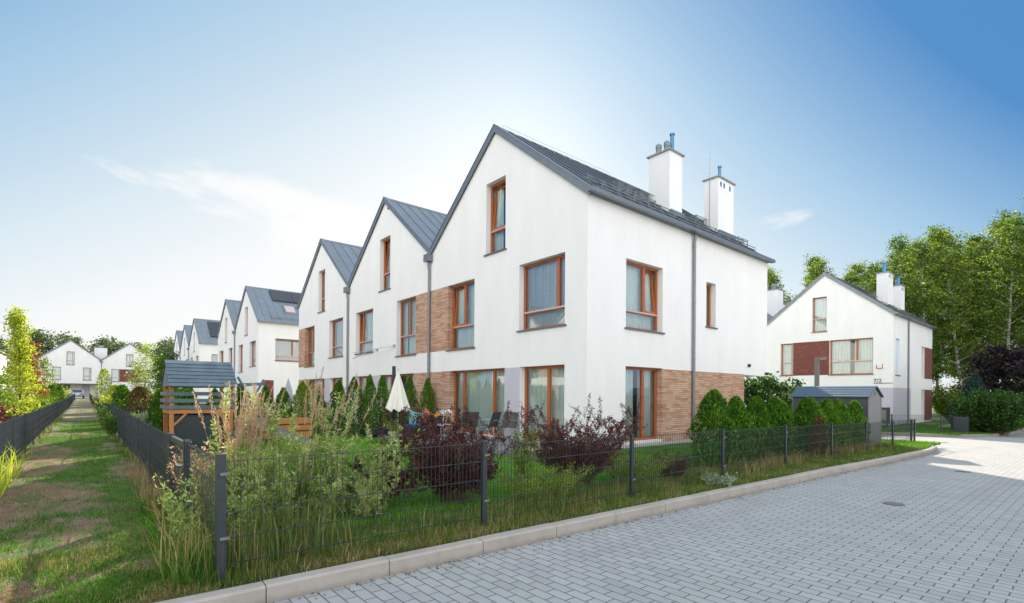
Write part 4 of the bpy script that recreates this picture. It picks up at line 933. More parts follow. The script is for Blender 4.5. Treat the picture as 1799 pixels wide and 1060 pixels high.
def skin_chain(name,verts,edges,rad,m,parent,loc=(0,0,0),sub=2):
    me=bpy.data.meshes.new(name); me.from_pydata(verts,edges,[]); o=bpy.data.objects.new(name,me); COL.objects.link(o); o.parent=parent; o.location=loc
    md=o.modifiers.new('skin','SKIN'); 
    for i,r in enumerate(rad): me.skin_vertices[0].data[i].radius=(r,r) if not hasattr(r,'__len__') else r
    me.skin_vertices[0].data[0].use_root=True
    s=o.modifiers.new('sub','SUBSURF'); s.levels=sub; s.render_levels=sub; md.use_smooth_shade=True; me.materials.append(MATS[m]); return o
def person():
    P=thing('person','person with brown hair in a dark blue top, sitting beyond the hedge','person',(20.0,8.05,-.08),R(200))
    v=[(0,0,.47),(0,.02,.62),(0,.02,.82),(0,.01,.98),(0,0,1.04),(0,-.01,1.09),(0,-.02,1.18),(0,-.02,1.27),
       (-.17,.02,.95),(-.24,-.02,.72),(-.20,-.24,.62),(-.19,-.31,.61),(.17,.02,.95),(.24,-.02,.72),(.20,-.24,.62),(.19,-.31,.61),
       (-.10,-.02,.46),(-.12,-.42,.48),(-.12,-.44,.08),(-.12,-.58,.05),(.10,-.02,.46),(.12,-.42,.48),(.12,-.44,.08),(.12,-.58,.05)]
    e=[(0,1),(1,2),(2,3),(3,4),(4,5),(5,6),(6,7),(3,8),(8,9),(9,10),(10,11),(3,12),(12,13),(13,14),(14,15),(0,16),(16,17),(17,18),(18,19),(0,20),(20,21),(21,22),(22,23)]
    r=[.14,.125,.14,.12,.05,.05,.085,.07,.06,.045,.035,.03,.06,.045,.035,.03,.09,.075,.045,.04,.09,.075,.045,.04]
    skin_chain('body',v,e,r,'skin',P)
    h=MB().lathe([(.02,.11),(.07,.09),(.1,.04),(.108,-.02),(.10,-.08),(.07,-.12)],(0,.015,1.22),16).build('hair','hair',P,smooth=True)
    v=[(0,0,.5),(0,.02,.65),(0,.02,.84),(0,.012,.97),(-.17,.02,.95),(-.24,-.02,.73),(.17,.02,.95),(.24,-.02,.73)]
    skin_chain('shirt',v,[(0,1),(1,2),(2,3),(3,4),(4,5),(3,6),(6,7)],[.16,.145,.16,.135,.078,.062,.078,.062],'blue_cloth',P)
    v=[(0,0,.46),(-.10,-.02,.45),(-.12,-.42,.48),(-.12,-.44,.14),(.10,-.02,.45),(.12,-.42,.48),(.12,-.44,.14)]
    skin_chain('trousers',v,[(0,1),(1,2),(2,3),(0,4),(4,5),(5,6)],[.15,.10,.088,.058,.10,.088,.058],'blue_cloth',P)
    f=MB()
    for x in (-.03,.03): f.lathe([(.012,-.006),(.012,.006)],(x,-.105,1.20),8)
    f.build('eyes','black_plastic',P); MB().bar((0,-.10,1.20),(0,-.125,1.165),.022).build('nose','skin',P); MB().bar((-.025,-.104,1.135),(.025,-.104,1.135),.01).build('mouth','terracotta',P)
    ch=thing('garden_chair','dark garden chair under the seated person','chair',(20.0,8.05,-.08),R(200)); MB().box(-.24,.24,-.22,.26,.30,.34).build('seat','rattan',ch); MB().box(-.24,.24,.24,.28,.34,.85).build('backrest','rattan',ch)
    for x in (-.21,.21):
        for y in (-.19,.24): MB().box(x-.02,x+.02,y-.02,y+.02,0,.30).build('leg','rattan',ch)

# ------------------------------------------------------------------ plants
def grow_stem(rs,p,d,L,n=7,curl=.12,droop=0):
    pts=[np.array(p,float)]; d=np.array(d,float); d/=np.linalg.norm(d)
    for i in range(n):
        d=d+rs.normal(size=3)*curl/n*3; d[2]-=droop/n; d/=np.linalg.norm(d); pts.append(pts[-1]+d*L/n)
    return np.array(pts)
def stems_mesh(stems,r0,n=4,r1=.25):
    mb=MB()
    for s in stems: mb.tube([tuple(p) for p in s],[r0*(1-(1-r1)*i/(len(s)-1)) for i in range(len(s))],n,cap=False)
    return mb
def leaves_on(rs,stems,per,size,start=.2,spread=.035,wr=.45,upb=.5):
    P=[];D=[]
    for s in stems:
        seg=len(s)-1; t=rs.uniform(start,1,per)*seg; i=np.minimum(t.astype(int),seg-1); f=(t-i)[:,None]
        p=s[i]*(1-f)+s[i+1]*f; ax=s[i+1]-s[i]; ax/=np.linalg.norm(ax,axis=1,keepdims=True)+1e-9
        d=unit(rs.normal(size=(per,3)))+ax*upb; P.append(p+rs.normal(size=(per,3))*spread); D.append(d)
    P=np.concatenate(P); D=np.concatenate(D); L=size*rs.uniform(.6,1.3,len(P)); return leaf_arrays(P,D,L,L*wr,rs=rs)
def shrub_parts(parent,ns,h,spread,leaf,per,lm,tm,z0=0,seed=0,base=.05,side=0,droop=.25,wr=.45,start=.2,r0=.006,upb=.5,twigs=0,lo=.55,curl=.12,lspread=.02):
    rs=np.random.RandomState(seed); st=[]
    for i in range(ns):
        a=rs.uniform(0,2*math.pi); rr=math.sqrt(rs.uniform(0,1)); lean=rr*spread/max(h,.01)
        p=(math.cos(a)*base*rr,math.sin(a)*base*rr,z0); L=h*rs.uniform(lo,1.0)*math.sqrt(1+lean**2)
        s=grow_stem(rs,p,(math.cos(a)*lean,math.sin(a)*lean,1),L,7,curl,droop*rs.uniform(0,1)); st.append(s)
        for k in range(twigs):
            j=rs.randint(2,7); b=rs.normal(size=3); b[2]=abs(b[2])+.3; st.append(grow_stem(rs,s[j],b,L*rs.uniform(.15,.38),4,curl,droop*.3))
    stems_mesh(st,r0).build('stems',tm,parent)
    V,F=leaves_on(rs,st,per,leaf,start,lspread,wr,upb); npmesh('leaves',V,F,lm,parent); return st
def shrub(name,label,cat,loc,*a,group=None,**k):
    T=thing(name,label,cat,loc,0,group); shrub_parts(T,*a,**k); return T
def thuja_mesh(parent,h,r,n,seed,leafmat='thuja',shape=.42,leaf=.075,trunk=True,taper=None):
    rs=np.random.RandomState(seed)
    if trunk: MB().tube([(0,0,-.05),(0,0,h*.6)],[.035,.012],6).build('trunk','bark',parent)
    t=rs.uniform(0,1,n)**.85; a=rs.uniform(0,2*math.pi,n)
    prof=np.where(t<.2,.88+.6*t,1.0)*np.clip((1-t)/(1-taper),0,1)**shape if taper is not None else np.where(t<.25,.80+.8*t,1.0)*np.clip(1-t,0,1)**shape; prof=np.minimum(prof,1) if taper is not None else prof/prof.max()
    # vertical flutes and lumps so the outline is uneven
    ph=rs.uniform(0,6.28,6); lump=1+.10*np.sin(a*3+ph[0]+t*4)+.10*np.sin(a*5+ph[1]-t*7)+.08*np.sin(t*17+ph[2]+a*2)+.10*np.sin(t*29+a*6+ph[3])
    rad=r*prof*lump*np.where(rs.uniform(size=n)<.72,rs.uniform(.86,1.04,n),rs.uniform(.35,.86,n))
    P=np.stack([np.cos(a)*rad,np.sin(a)*rad,.03+t*h*.97+.04*np.sin(a*4+ph[4])*h*.3],1)
    D=np.stack([np.cos(a)*.42,np.sin(a)*.42,np.ones(n)*1.05],1)+rs.normal(size=(n,3))*.30
    tang=np.stack([-np.sin(a),np.cos(a),np.zeros(n)],1); roll=np.cross(D,tang)+rs.normal(size=(n,3))*.8
    L=leaf*rs.uniform(.6,1.35,n); V,F=leaf_arrays(P,D,L,L*.46,roll=roll,rs=rs); npmesh('foliage',V,F,leafmat,parent)
def build_thujas():
    g='conifer hedge behind the street fence'
    protos=[]
    xs=[(9.95,5.35,1.60,.42),(11.0,5.40,1.46,.34),(11.95,5.38,1.46,.34),(12.8,5.35,1.45,.33),(14.35,5.15,1.46,.42),(15.3,5.4,1.46,.36),(16.3,5.35,1.47,.38),(17.1,5.3,1.45,.36),(17.85,5.1,1.42,.34),(13.55,5.45,1.36,.29)]
    labs=['bright bushy conifer in front of the downpipe, first of the hedge','second conifer of the hedge, in front of the brick wall','third conifer of the street hedge, just left of the brick corner','fourth conifer of the street hedge, below the overhang','broad round conifer with a brown dead patch at its foot','narrow conifer just right of the one with the brown patch','tall conifer in front of the left end of the shed roof','conifer in front of the middle of the dark shed wall','last conifer of the street hedge, nearest the shed end','low conifer in the gap left of the brown patched one']
    for i,(x,y,h,r) in enumerate(xs):
        T=thing('thuja',labs[i],'conifer',(x,y,gz(x,y)-.02),rnd.uniform(0,6),g); thuja_mesh(T,h,r,7500 if i<5 else 5200,100+i,shape=.58,leaf=.062,taper=.45)
    T=thing('dead_thuja','small brown dried conifer in front of the green hedge','conifer',(13.9,4.72,0)); thuja_mesh(T,.98,.17,900,77,'thuja_brown',.4,.07)
    g='conifers between the corner garden and its neighbour'
    px=[(10.1,1.98,.34),(9.4,2.05,.34),(8.75,1.9,.30),(8.25,2.02,.34),(7.72,2.03,.34),(7.2,1.95,.40),(6.6,1.82,.42),(5.95,1.6,.34),(5.4,1.75,.42),(4.8,1.55,.36),(4.3,1.6,.36),(3.6,1.6,.36),(2.9,1.5,.36),(2.2,1.45,.34),(1.6,1.5,.34)]
    labs=['slim conifer against the brick wall, nearest the garden door','slim conifer between the parasol and the brick wall','low conifer hidden behind the cream parasol','slim conifer just left of the cream parasol','tall slim conifer second to the left of the parasol','conifer with a light green flank at the back of the lawn','broad conifer behind the tall shrub tips','smaller conifer right of the yellow-green one','yellow-green conifer below the brick corner','conifer under the grey parasol','round conifer left of the grey parasol','dark conifer behind the crossed swing legs','dark conifer seen through the right side of the play tower','dark conifer seen through the middle of the play tower','dark conifer seen through the left side of the play tower']
    for i,(x,h,r) in enumerate(px):
        T=thing('thuja',labs[i],'conifer',(x,17.15+rnd.uniform(-.1,.1),0),rnd.uniform(0,6),g); thuja_mesh(T,h*1.06,r+.05,4600,200+i,'lime_leaf' if i==8 else 'thuja',.75,.06,taper=.30)
    g='conifers in the gardens along the path'
    q=[(1.15,27.5,1.75,.42,'thuja','olive conifer left of the brown round one'),(1.75,27.0,1.7,.55,'thuja_brown','round brownish conifer beside the path fence'),(2.5,27.6,1.6,.35,'thuja','dark slim conifer right of the brown round one'),(2.9,22.5,1.7,.42,'thuja','dark conifer left of the play tower'),(2.05,20.0,1.3,.38,'thuja','low dark conifer at the foot of the play tower'),(3.3,30,1.8,.4,'thuja','dark conifer deep in the neighbouring garden'),
       (.35+.6,47,3.2,.55,'yellow_leaf','tall golden conifer near the far end of the path'),(1.3,40,1.9,.6,'yellow_leaf','low golden bush conifer beside the path fence'),
       (-2.3,58,2.1,.5,'thuja','dark clipped conifer left of the path, nearer one'),(-2.1,66,2.0,.5,'thuja','dark clipped conifer left of the path, middle one'),(-2.0,75,2.1,.5,'thuja','dark clipped conifer left of the path, farthest one'),(-2.5,50,2.0,.5,'lime_leaf','light green conifer below the red maple')]
    for i,(x,y,h,r,m,l) in enumerate(q):
        T=thing('thuja',l,'conifer',(x,y,gz(x,y)),rnd.uniform(0,6),g); thuja_mesh(T,h,r,2600,300+i,m,.4,.10)
def tree_parts(T,h,r,trunk_r,nl,leaf,lm,bark,seed,crown0=.3,nlimb=22,shape='oval',wr=.7,clump=.28,lean=0,droop=.1,tips=0,limb_up=.6):
    rs=np.random.RandomState(seed)
    tr=grow_stem(rs,(0,0,-.2),(lean,0,1),h*.97,9,.05,0); mb=MB(); mb.tube([tuple(p) for p in tr],[trunk_r*(1-.9*i/9) for i in range(10)],7,cap=False)
    limbs=[]
    for k in range(nlimb):
        t=crown0+(1-crown0)*(k+rs.uniform())/nlimb*.97; i=min(int(t*9),8); f=t*9-i; p=tr[i]*(1-f)+tr[i+1]*f; a=k*2.4+rs.uniform(-.5,.5)
        u=(t-crown0)/(1-crown0)
        if shape=='oval': w=math.sin(math.pi*min(1,(u*.86+.10)))**.7
        elif shape=='cone': w=(1-u)**.75*min(1,.5+u*4)
        elif shape=='birch': w=(math.sin(math.pi*min(1,u*.78+.16)))**.8
        else: w=1
        L=r*max(.12,w)*rs.uniform(.7,1.15); s=grow_stem(rs,p,(math.cos(a),math.sin(a),limb_up*(0.5+u)),L,5,.12,droop); limbs.append(s); mb.tube([tuple(q) for q in s],[trunk_r*.32*(1-t*.6)*(1-.85*j/5) for j in range(6)],4,cap=False)
        for b in range(2):
            j=rs.randint(2,5); dd=rs.normal(size=3); dd[2]=abs(dd[2])*.5; limbs.append(grow_stem(rs,s[j],dd,L*.5,4,.12,droop))
    mb.build('trunk',bark,T)
    # leaf clumps along the limbs
    C=[]; 
    for s in limbs:
        n=max(2,int(np.linalg.norm(s[-1]-s[0])/ (clump*.75)))
        for q in range(n):
            t=rs.uniform(.35,1.05)*(len(s)-1); i=min(int(t),len(s)-2); f=t-i; C.append(s[i]*(1-f)+s[i+1]*f+rs.normal(size=3)*clump*.35)
    C.append(tr[-1]); C=np.array(C); idx=rs.randint(0,len(C),nl); sz=rs.uniform(.5,1.25,len(C))
    P=C[idx]+rs.normal(size=(nl,3))*(clump*sz[idx])[:,None]*np.array([.55,.55,.42]); D=rs.normal(size=(nl,3)); D[:,2]-=.35
    L=leaf*rs.uniform(.6,1.35,nl); V,F=leaf_arrays(P,D,L,L*wr,rs=rs); npmesh('crown',V,F,lm,T)
def tree(name,label,loc,*a,group=None,cat='tree',**k):
    T=thing(name,label,cat,loc,0,group); tree_parts(T,*a,**k); return T
def build_trees():
    # left of the path
    tree('hornbeam','tall slender yellow-green tree glowing in the sun at the left edge',(-2.4,33,0),5.7,1.0,.06,6500,.10,'yellow_leaf','bark',5,crown0=.10,nlimb=34,shape='cone',clump=.26,limb_up=1.1)
    tree('young_tree','shorter yellow-green tree at the very left edge',(-2.6,25.5,0),2.2,.75,.05,3000,.09,'lime_leaf','bark',6,crown0=.08,nlimb=24,shape='oval',clump=.25,limb_up=.9)
    tree('maple','orange-red maple behind the yellow-green tree',(-3.0,46,0),5.2,1.15,.07,2600,.13,'red_leaf','bark',8,crown0=.12,nlimb=26,shape='cone',clump=.3)
    tree('young_tree','light green sapling between the red maple and the far white house',(-2.9,62,0),4.6,1.1,.06,1500,.13,'lime_leaf','bark',9,crown0=.15,nlimb=22,shape='oval',clump=.3,limb_up=1.0)
    shrub('flowering_shrub','shrub with pale creamy flower heads left of the path','shrub',(-2.4,68,.1),60,1.9,1.2,.12,60,'willow_leaf','twig',seed=31,lo=.8,wr=.7)
    shrub('shrub','green shrub below the maple beside the left fence','shrub',(-2.3,36,0),60,1.3,1.0,.09,70,'lime_leaf','twig',seed=32,wr=.6)
    shrub('shrub','brownish shrub leaning over the left fence at the picture edge','shrub',(-2.05,20.5,0),50,1.15,.7,.08,50,'berberis_leaf','twig',seed=33,wr=.6)
    shrub('dry_shrub','dry pinkish twiggy shrub at the left fence, nearest the picture edge','shrub',(-1.75,15.8,0),70,.98,.5,.07,30,'plume','twig',seed=34,wr=.4,curl=.3)
    shrub('shrub','sunlit lime shrub behind the left fence under the yellow-green tree','shrub',(-2.0,25,0),50,1.0,.7,.09,70,'yellow_leaf','twig',seed=35,wr=.6)
    # right gardens down the path
    tree('poplar','pale sparse young poplar rising between the far house and the play tower',(2.55,36,0),4.6,.75,.04,1100,.10,'willow_leaf','bark',12,crown0=.12,nlimb=26,shape='oval',clump=.3,limb_up=1.3)
    tree('poplar','second pale young poplar, farther and to the left',(2.9,48,0),4.0,.8,.04,1000,.12,'willow_leaf','bark',13,crown0=.12,nlimb=24,shape='oval',clump=.3,limb_up=1.3)
    tree('leafy_tree','dense green tree left of the third row of houses',(4.6,50,0),4.6,.95,.08,4200,.12,'green_leaf','bark',14,crown0=.1,nlimb=28,shape='oval',clump=.4)
    tree('leafy_tree','light green tree beside the farthest gable',(8.0,78,.2),7.0,1.6,.12,4500,.17,'far_leaf','bark',15,crown0=.15,nlimb=28,shape='oval',clump=.5)
    tree('leafy_tree','green tree behind the right far house',(10.5,100,.4),9.0,2.2,.14,5000,.2,'far_leaf','bark',16,crown0=.15,nlimb=28,shape='oval',clump=.6)
    shrub('shrub','golden leafy shrub below the golden conifer','shrub',(1.2,33,0),60,1.5,.9,.10,60,'yellow_leaf','twig',seed=41,wr=.6)
    shrub('shrub','pale green shrub beside the golden one on the right of the path','shrub',(1.9,31,0),60,1.7,.9,.09,60,'willow_leaf','twig',seed=42,wr=.5)
    shrub('shrub','low grey-green plant at the foot of the brown conifer','shrub',(1.6,22.6,0),50,.75,.6,.10,40,'sage_leaf','twig_green',seed=43,wr=.6)
    shrub('shrub','low lime plant right of the path fence below the olive conifer','shrub',(1.25,24.5,0),40,.7,.5,.08,50,'lime_leaf','twig_green',seed=44,wr=.6)
    for i,(x,y,l) in enumerate(((.62,21.5,'weeds climbing the right fence, farther clump'),(.6,25.5,'weeds climbing the right fence, farthest clump'),(.58,29.5,'dark weeds at the foot of the right fence far along'))):
        shrub('weeds',l,'weeds',(x,y,0),30,.9,.25,.06,40,'green_leaf','twig_green',seed=51+i,wr=.5,lspread=.04)
    # trees beyond the far houses
    L=[(-22,135,9.5),(-14,140,11.5),(-7.5,138,13),(-3,142,12),(3,139,12.3),(8.5,136,11.3),(14,140,12),(21,138,13),(-30,132,10),(-38,128,11)]
    P=[]
    for i in range(3):
        x,y,h=L[i]; P.append(tree('wood_tree','green tree of the wood beyond the far houses',(x,y,.5),h,3.9,.22,5200,.36,'far_leaf','bark',60+i,crown0=.2,nlimb=26,shape='oval',clump=.85,group='trees beyond the far houses'))
    for i in range(3,len(L)):
        x,y,h=L[i]; copy_thing(P[i%3],(x,y,.5),rnd.uniform(0,6),None,None,(1.1,1.1,h/L[i%3][2]))
    # shrub under the overhang of the corner house
    tree('magnolia','glossy dark green large-leaved tree in the gap between the brick wall and the hedge',(22.9,10.0,-.1),2.35,1.5,.06,4200,.17,'dark_leaf','bark',70,crown0=.1,nlimb=24,shape='oval',clump=.3,wr=.55)
    shrub('shrub','dark leafy shrub to the right of the glossy tree, above the hedge','shrub',(24.6,10.4,-.2),70,1.5,.9,.11,80,'dark_leaf','twig',seed=72,wr=.55,lo=.6,lspread=.08,base=.25)
    # birch wood on the right
    g='birches of the wood behind the houses on the right'; lab='tall slender birch of the wood with pale trunk and fine green leaves'
    B=[]
    for i in range(5):
        T=thing('birch',lab,'tree',(0,0,-.5),0,g); tree_parts(T,16.0+i*.5,2.6,.15,11500,.155,'birch_leaf','birch_bark',80+i,crown0=.22,nlimb=40,shape='birch',clump=.50,lean=rnd.uniform(-.06,.06),droop=.45,limb_up=1.3,wr=.75); B.append(T)
    spots=[(55.5,10.6,.99),(57,8.2,1.0),(58,5.6,.96),(60,12.4,1.04),(59.5,3.4,1.06),(62,9.3,1.0),(63,6.6,1.05),(61,1.4,1.10),(64,14.8,.97),(66,11.6,1.1),(65,4.4,1.08),(68,8,1.08),(67,17.5,.96),(70,13.5,1.12),(69,2,1.15),(64,-.8,1.15),(72,20,1.05),
           (74,10,1.15),(73,16.5,1.1),(72,6,1.15),(62,18.2,.93),(66,22.5,1.08),(60.5,21.2,1.02),(63,25.6,.98),(66,27.2,.98),(60,29.2,.86),(76,23,1.2),(78,15,1.2),(79,8,1.2),(75,3,1.2),(80,20,1.1),(84,12,1.25),(83,5,1.3),(70,-3,1.2),(58,-1.2,1.0),(54,-3,1.02),(88,18,1.3),(90,9,1.3),(54.5,12.9,.80),(77,-1,1.25)]
    for i,(x,y,s) in enumerate(spots):
        sc=(1.05,1.05,s*rnd.uniform(.98,1.06)*(1.05 if y<8 else 1))
        if i<5: B[i].location=(x,y,-.5); B[i].rotation_euler=(0,0,rnd.uniform(0,6)); B[i].scale=sc
        else: copy_thing(B[i%5],(x,y,-.5),rnd.uniform(0,6),None,None,sc)
    # undergrowth at the wood edge
    for i,(x,y,h,m,l) in enumerate(((50.5,6.3,2.2,'birch_leaf','light green undergrowth between the birch trunks, left'),(54,4.2,2.6,'birch_leaf','light green undergrowth between the birch trunks, middle'),(58,9.5,2.6,'lime_leaf','yellow-green undergrowth behind the birch trunks'),(57,2.0,3.0,'green_leaf','dark undergrowth at the right end of the wood'),(62,4.0,3.2,'lime_leaf','pale undergrowth deep between the birches'))):
        shrub('undergrowth',l,'shrub',(x,y,-.5),70,h*1.25,2.0,.16,120,m,'twig',seed=90+i,wr=.7,lo=.6,lspread=.15,r0=.012)
    tree('purple_tree','dark purple-leaved round tree in front of the birches',(43.5,4.0,-.45),4.8,2.9,.1,12000,.17,'dark_purple_leaf','bark',97,crown0=.12,nlimb=30,shape='oval',clump=.35)
    T=thing('spruce','bluish young spruce left of the bright green bushes','tree',(38.3,5.1,-.45)); thuja_mesh(T,3.2,1.05,6500,98,'blue_spruce',.85,.16)
    sp=[(35.6,4.55,2.0,1.0,'bright green leafy bush right of the spruce'),(37.0,3.95,2.1,1.1,'bright green leafy bush in the middle of the right edge'),(35.3,3.75,2.35,1.0,'tall bright green bush at the right edge of the road'),(39.5,3.9,2.0,1.0,'green bush behind the bright ones on the right')]
    for i,(x,y,h,s_,l) in enumerate(sp):
        shrub('bush',l,'shrub',(x,y,-.4),90,h,s_,.13,130,'green_leaf' if i==1 else 'dark_leaf','twig',seed=110+i,wr=.6,lo=.6,lspread=.1,r0=.008,base=.3)
build_thujas()
def build_shrubs():
    # purple barberries behind the street fence
    def barberry(loc,label,seed,h,sp,ns,lean=0):
        shrub('barberry',label,'shrub',loc,ns,h,sp,.025,80,'berberis_leaf','twig',seed=seed,base=.22,droop=.36,wr=.62,start=.22,r0=.0035,upb=.6,twigs=5,lo=.40,curl=.12,lspread=.014,group='purple barberry shrubs')
    barberry((3.95,5.85,0),'left purple barberry with long arching branches, behind the fence',401,1.32,.95,95)
    barberry((6.15,5.7,0),'right purple barberry beside the white house corner, behind the fence',402,1.30,.92,100)
    barberry((3.15,6.3,0),'low purple barberry branches spreading over the lawn to the left',403,.80,.75,24)
    shrub('shrub','bright yellow-green shrub poking up between the barberries','shrub',(5.35,6.15,0),18,1.08,.16,.045,60,'lime_leaf','twig_green',seed=404,wr=.6,base=.12,lspread=.03)
    shrub('spirea','low olive and yellow shrub between the two barberries','shrub',(5.0,5.25,0),60,.50,.55,.030,110,'lime_leaf','twig',seed=405,wr=.5,base=.3,lspread=.03)
    shrub('spirea','low yellow-green shrub right of the right barberry','shrub',(7.2,5.35,0),60,.50,.55,.030,110,'lime_leaf','twig',seed=406,wr=.5,base=.3,lspread=.03)
    shrub('heather','small reddish plant behind the fence in front of the gravel strip','shrub',(8.0,5.1,0),40,.5,.3,.03,90,'berberis_leaf','twig',seed=407,wr=.5,base=.15)
    shrub('sage','pale grey-green plant growing out of the verge in front of the hedge','plant',(7.85,4.15,0),22,.24,.24,.06,14,'sage_leaf','twig_green',seed=408,wr=.5,base=.08)
    # dappled willow: big pale shrub filling the corner
    W_=thing('dappled_willow','large pale green willow shrub with upright feathery tips filling the fence corner','shrub',(2.1,5.95,0))
    rs=np.random.RandomState(420); st=[]
    for i in range(112):
        bx=rs.uniform(-1.05,1.0); by=rs.uniform(-.55,.6); dx=bx*.32+rs.normal()*.25; dy=by*.2+rs.normal()*.22
        hh=rs.uniform(.35,1.0) if i>18 else rs.uniform(1.05,1.5)
        hh*=1-.30*max(0,bx-.3)
        s=grow_stem(rs,(bx*.7,by*.6,0),(dx,dy,1),hh,8,.13,.18*rs.uniform()); st.append(s)
        for k in range(4):
            j=rs.randint(2,8); b=rs.normal(size=3)*.6; b[2]=abs(b[2])+.6; st.append(grow_stem(rs,s[j],b,hh*rs.uniform(.14,.34),4,.1,.05))
    stems_mesh(st,.0045).build('stems','twig_green',W_)
    V,F=leaves_on(rs,st,78,.052,.12,.010,.24,.9); npmesh('leaves',V,F,'willow_leaf',W_)
    # the leafy bit pushing through the fence left of the corner post
    shrub('willow_shoots','pale green leafy shoots pushing through the fence between gate and corner post','shrub',(.86,5.3,0),30,.85,.25,.05,60,'willow_leaf','twig_green',seed=421,wr=.32,base=.3,lspread=.02,upb=.8)
    shrub('spirea','rusty yellow low shrub behind the gate','shrub',(1.5,7.9,0),60,.72,.5,.035,90,'yellow_leaf','twig',seed=422,wr=.5,base=.3,lspread=.03)
    shrub('hydrangea','pinkish seed heads behind the gate beside the rusty shrub','shrub',(1.15,6.9,0),50,.92,.35,.035,80,'plume','twig',seed=423,wr=.6,base=.2,lspread=.03)
    # reed grass with plumes
    def reed(loc,label,n,hmin,hmax,seed,spread=.25,dirx=.3):
        G=thing('reed_grass',label,'ornamental grass',loc,0,'plumed reed grass'); rs=np.random.RandomState(seed); st=[]; PV=[];PD=[]
        for i in range(n):
            a=rs.uniform(0,6.28); h=rs.uniform(hmin,hmax); s=grow_stem(rs,(math.cos(a)*.1,math.sin(a)*.1,0),(rs.normal()*spread+dirx*rs.uniform(),rs.normal()*spread*.7,1),h,9,.05,.22*rs.uniform(.2,1)); st.append(s)
            m=130; t=rs.uniform(6.7,9,m); k=np.minimum(t.astype(int),8); f=(t-k)[:,None]; w=np.sin(np.clip((t-6.6)/2.4,0,1)*math.pi)[:,None]
            PV.append(s[k]*(1-f)+s[k+1]*f+rs.normal(size=(m,3))*.009*w); PD.append((s[k+1]-s[k])*8+rs.normal(size=(m,3))*.28)
        stems_mesh(st,.0022,3,.4).build('stems','plume',G); PV=np.concatenate(PV);PD=np.concatenate(PD); V,F=leaf_arrays(PV,PD,rs.uniform(.018,.04,len(PV)),.006,rs=rs); npmesh('plumes',V,F,'plume',G)
        m=240; a=rs.uniform(0,6.28,m); P=np.stack([np.cos(a)*.1,np.sin(a)*.1,np.zeros(m)],1); bl(G,rs,P,.45,.95,.008,'grass_mixed','blades',.35)
    reed((1.25,6.05,0),'dense clump of pinkish reed grass plumes left of the willow shrub',46,1.15,1.62,431,.13,.1)
    reed((1.75,5.75,0),'reed grass with the tallest arching plume above the fence',10,1.45,1.85,432,.13,.35)
    reed((2.15,6.15,0),'loose reed grass stems leaning right over the willow shrub',7,1.35,1.8,433,.16,.55)
def bl(parent,rs,P,h0,h1,w,m,name,lean=.35,kind=None):
    """grass blades: three-part bent strips"""
    n=len(P); a=rs.uniform(0,6.28,n); h=rs.uniform(h0,h1,n)*np.where(rs.uniform(size=n)<.15,1.25,1); l=h*np.abs(rs.normal(size=n))*lean
    d=np.stack([np.cos(a),np.sin(a),np.zeros(n)],1); b=rs.uniform(0,6.28,n); s=np.stack([np.cos(b),np.sin(b),np.zeros(n)],1)*w/2*rs.uniform(.6,1.4,n)[:,None]
    z=np.array([0,0,1.0]); m1=P+d*(l*.3)[:,None]+z*(h*.55)[:,None]; m2=P+d*(l)[:,None]+z*(h-.35*l)[:,None].clip(.2*h[:,None],None)
    V=np.stack([P-s,P+s,m1-s*.8,m1+s*.8,m2],1).reshape(-1,3); i=np.arange(n)*5
    F4=np.stack([i,i+1,i+3,i+2],1); F3=np.stack([i+2,i+3,i+4,i+4],1)
    me=bpy.data.meshes.new(name); me.vertices.add(len(V)); me.vertices.foreach_set('co',V.astype(np.float32).ravel())
    loops=np.concatenate([F4,np.stack([i+2,i+3,i+4],1)],1).ravel(); me.loops.add(len(loops)); me.loops.foreach_set('vertex_index',loops.astype(np.int32))
    me.polygons.add(2*n); ls=np.stack([np.arange(n)*7,np.arange(n)*7+4],1).ravel(); lt=np.tile([4,3],n); me.polygons.foreach_set('loop_start',ls.astype(np.int32)); me.polygons.foreach_set('loop_total',lt.astype(np.int32))
    me.materials.append(MATS[m]); me.update(calc_edges=True); o=bpy.data.objects.new(name,me); COL.objects.link(o)
    if parent: o.parent=parent
    if kind: o['kind']=kind
    return o
def vnoise(x,y,s,seed=0):
    r=np.random.RandomState(seed).uniform(size=(64,64)); X=x*s; Y=y*s; xi=np.floor(X).astype(int); yi=np.floor(Y).astype(int); fx=X-xi; fy=Y-yi; fx=fx*fx*(3-2*fx); fy=fy*fy*(3-2*fy)
    g=lambda a,b:r[a%64,b%64]; return (g(xi,yi)*(1-fx)+g(xi+1,yi)*fx)*(1-fy)+(g(xi,yi+1)*(1-fx)+g(xi+1,yi+1)*fx)*fy
def scatter(rs,n,x0,x1,y0,y1,dens=None,near=None):
    x=rs.uniform(x0,x1,n); 
    y=rs.uniform(y0,y1,n) if near is None else y0+(y1-y0)*rs.uniform(size=n)**near
    k=np.ones(n,bool)
    if dens is not None: k=rs.uniform(size=n)<dens(x,y)
    x,y=x[k],y[k]; z=np.array([gz(a,b) for a,b in zip(x,y)]) if x.max()>12 or y.max()>60 else np.zeros(len(x)); return np.stack([x,y,z],1)
def kerb_y(x): return np.interp(x,[p[0] for p in KERB[:9]],[p[1] for p in KERB[:9]])+.15
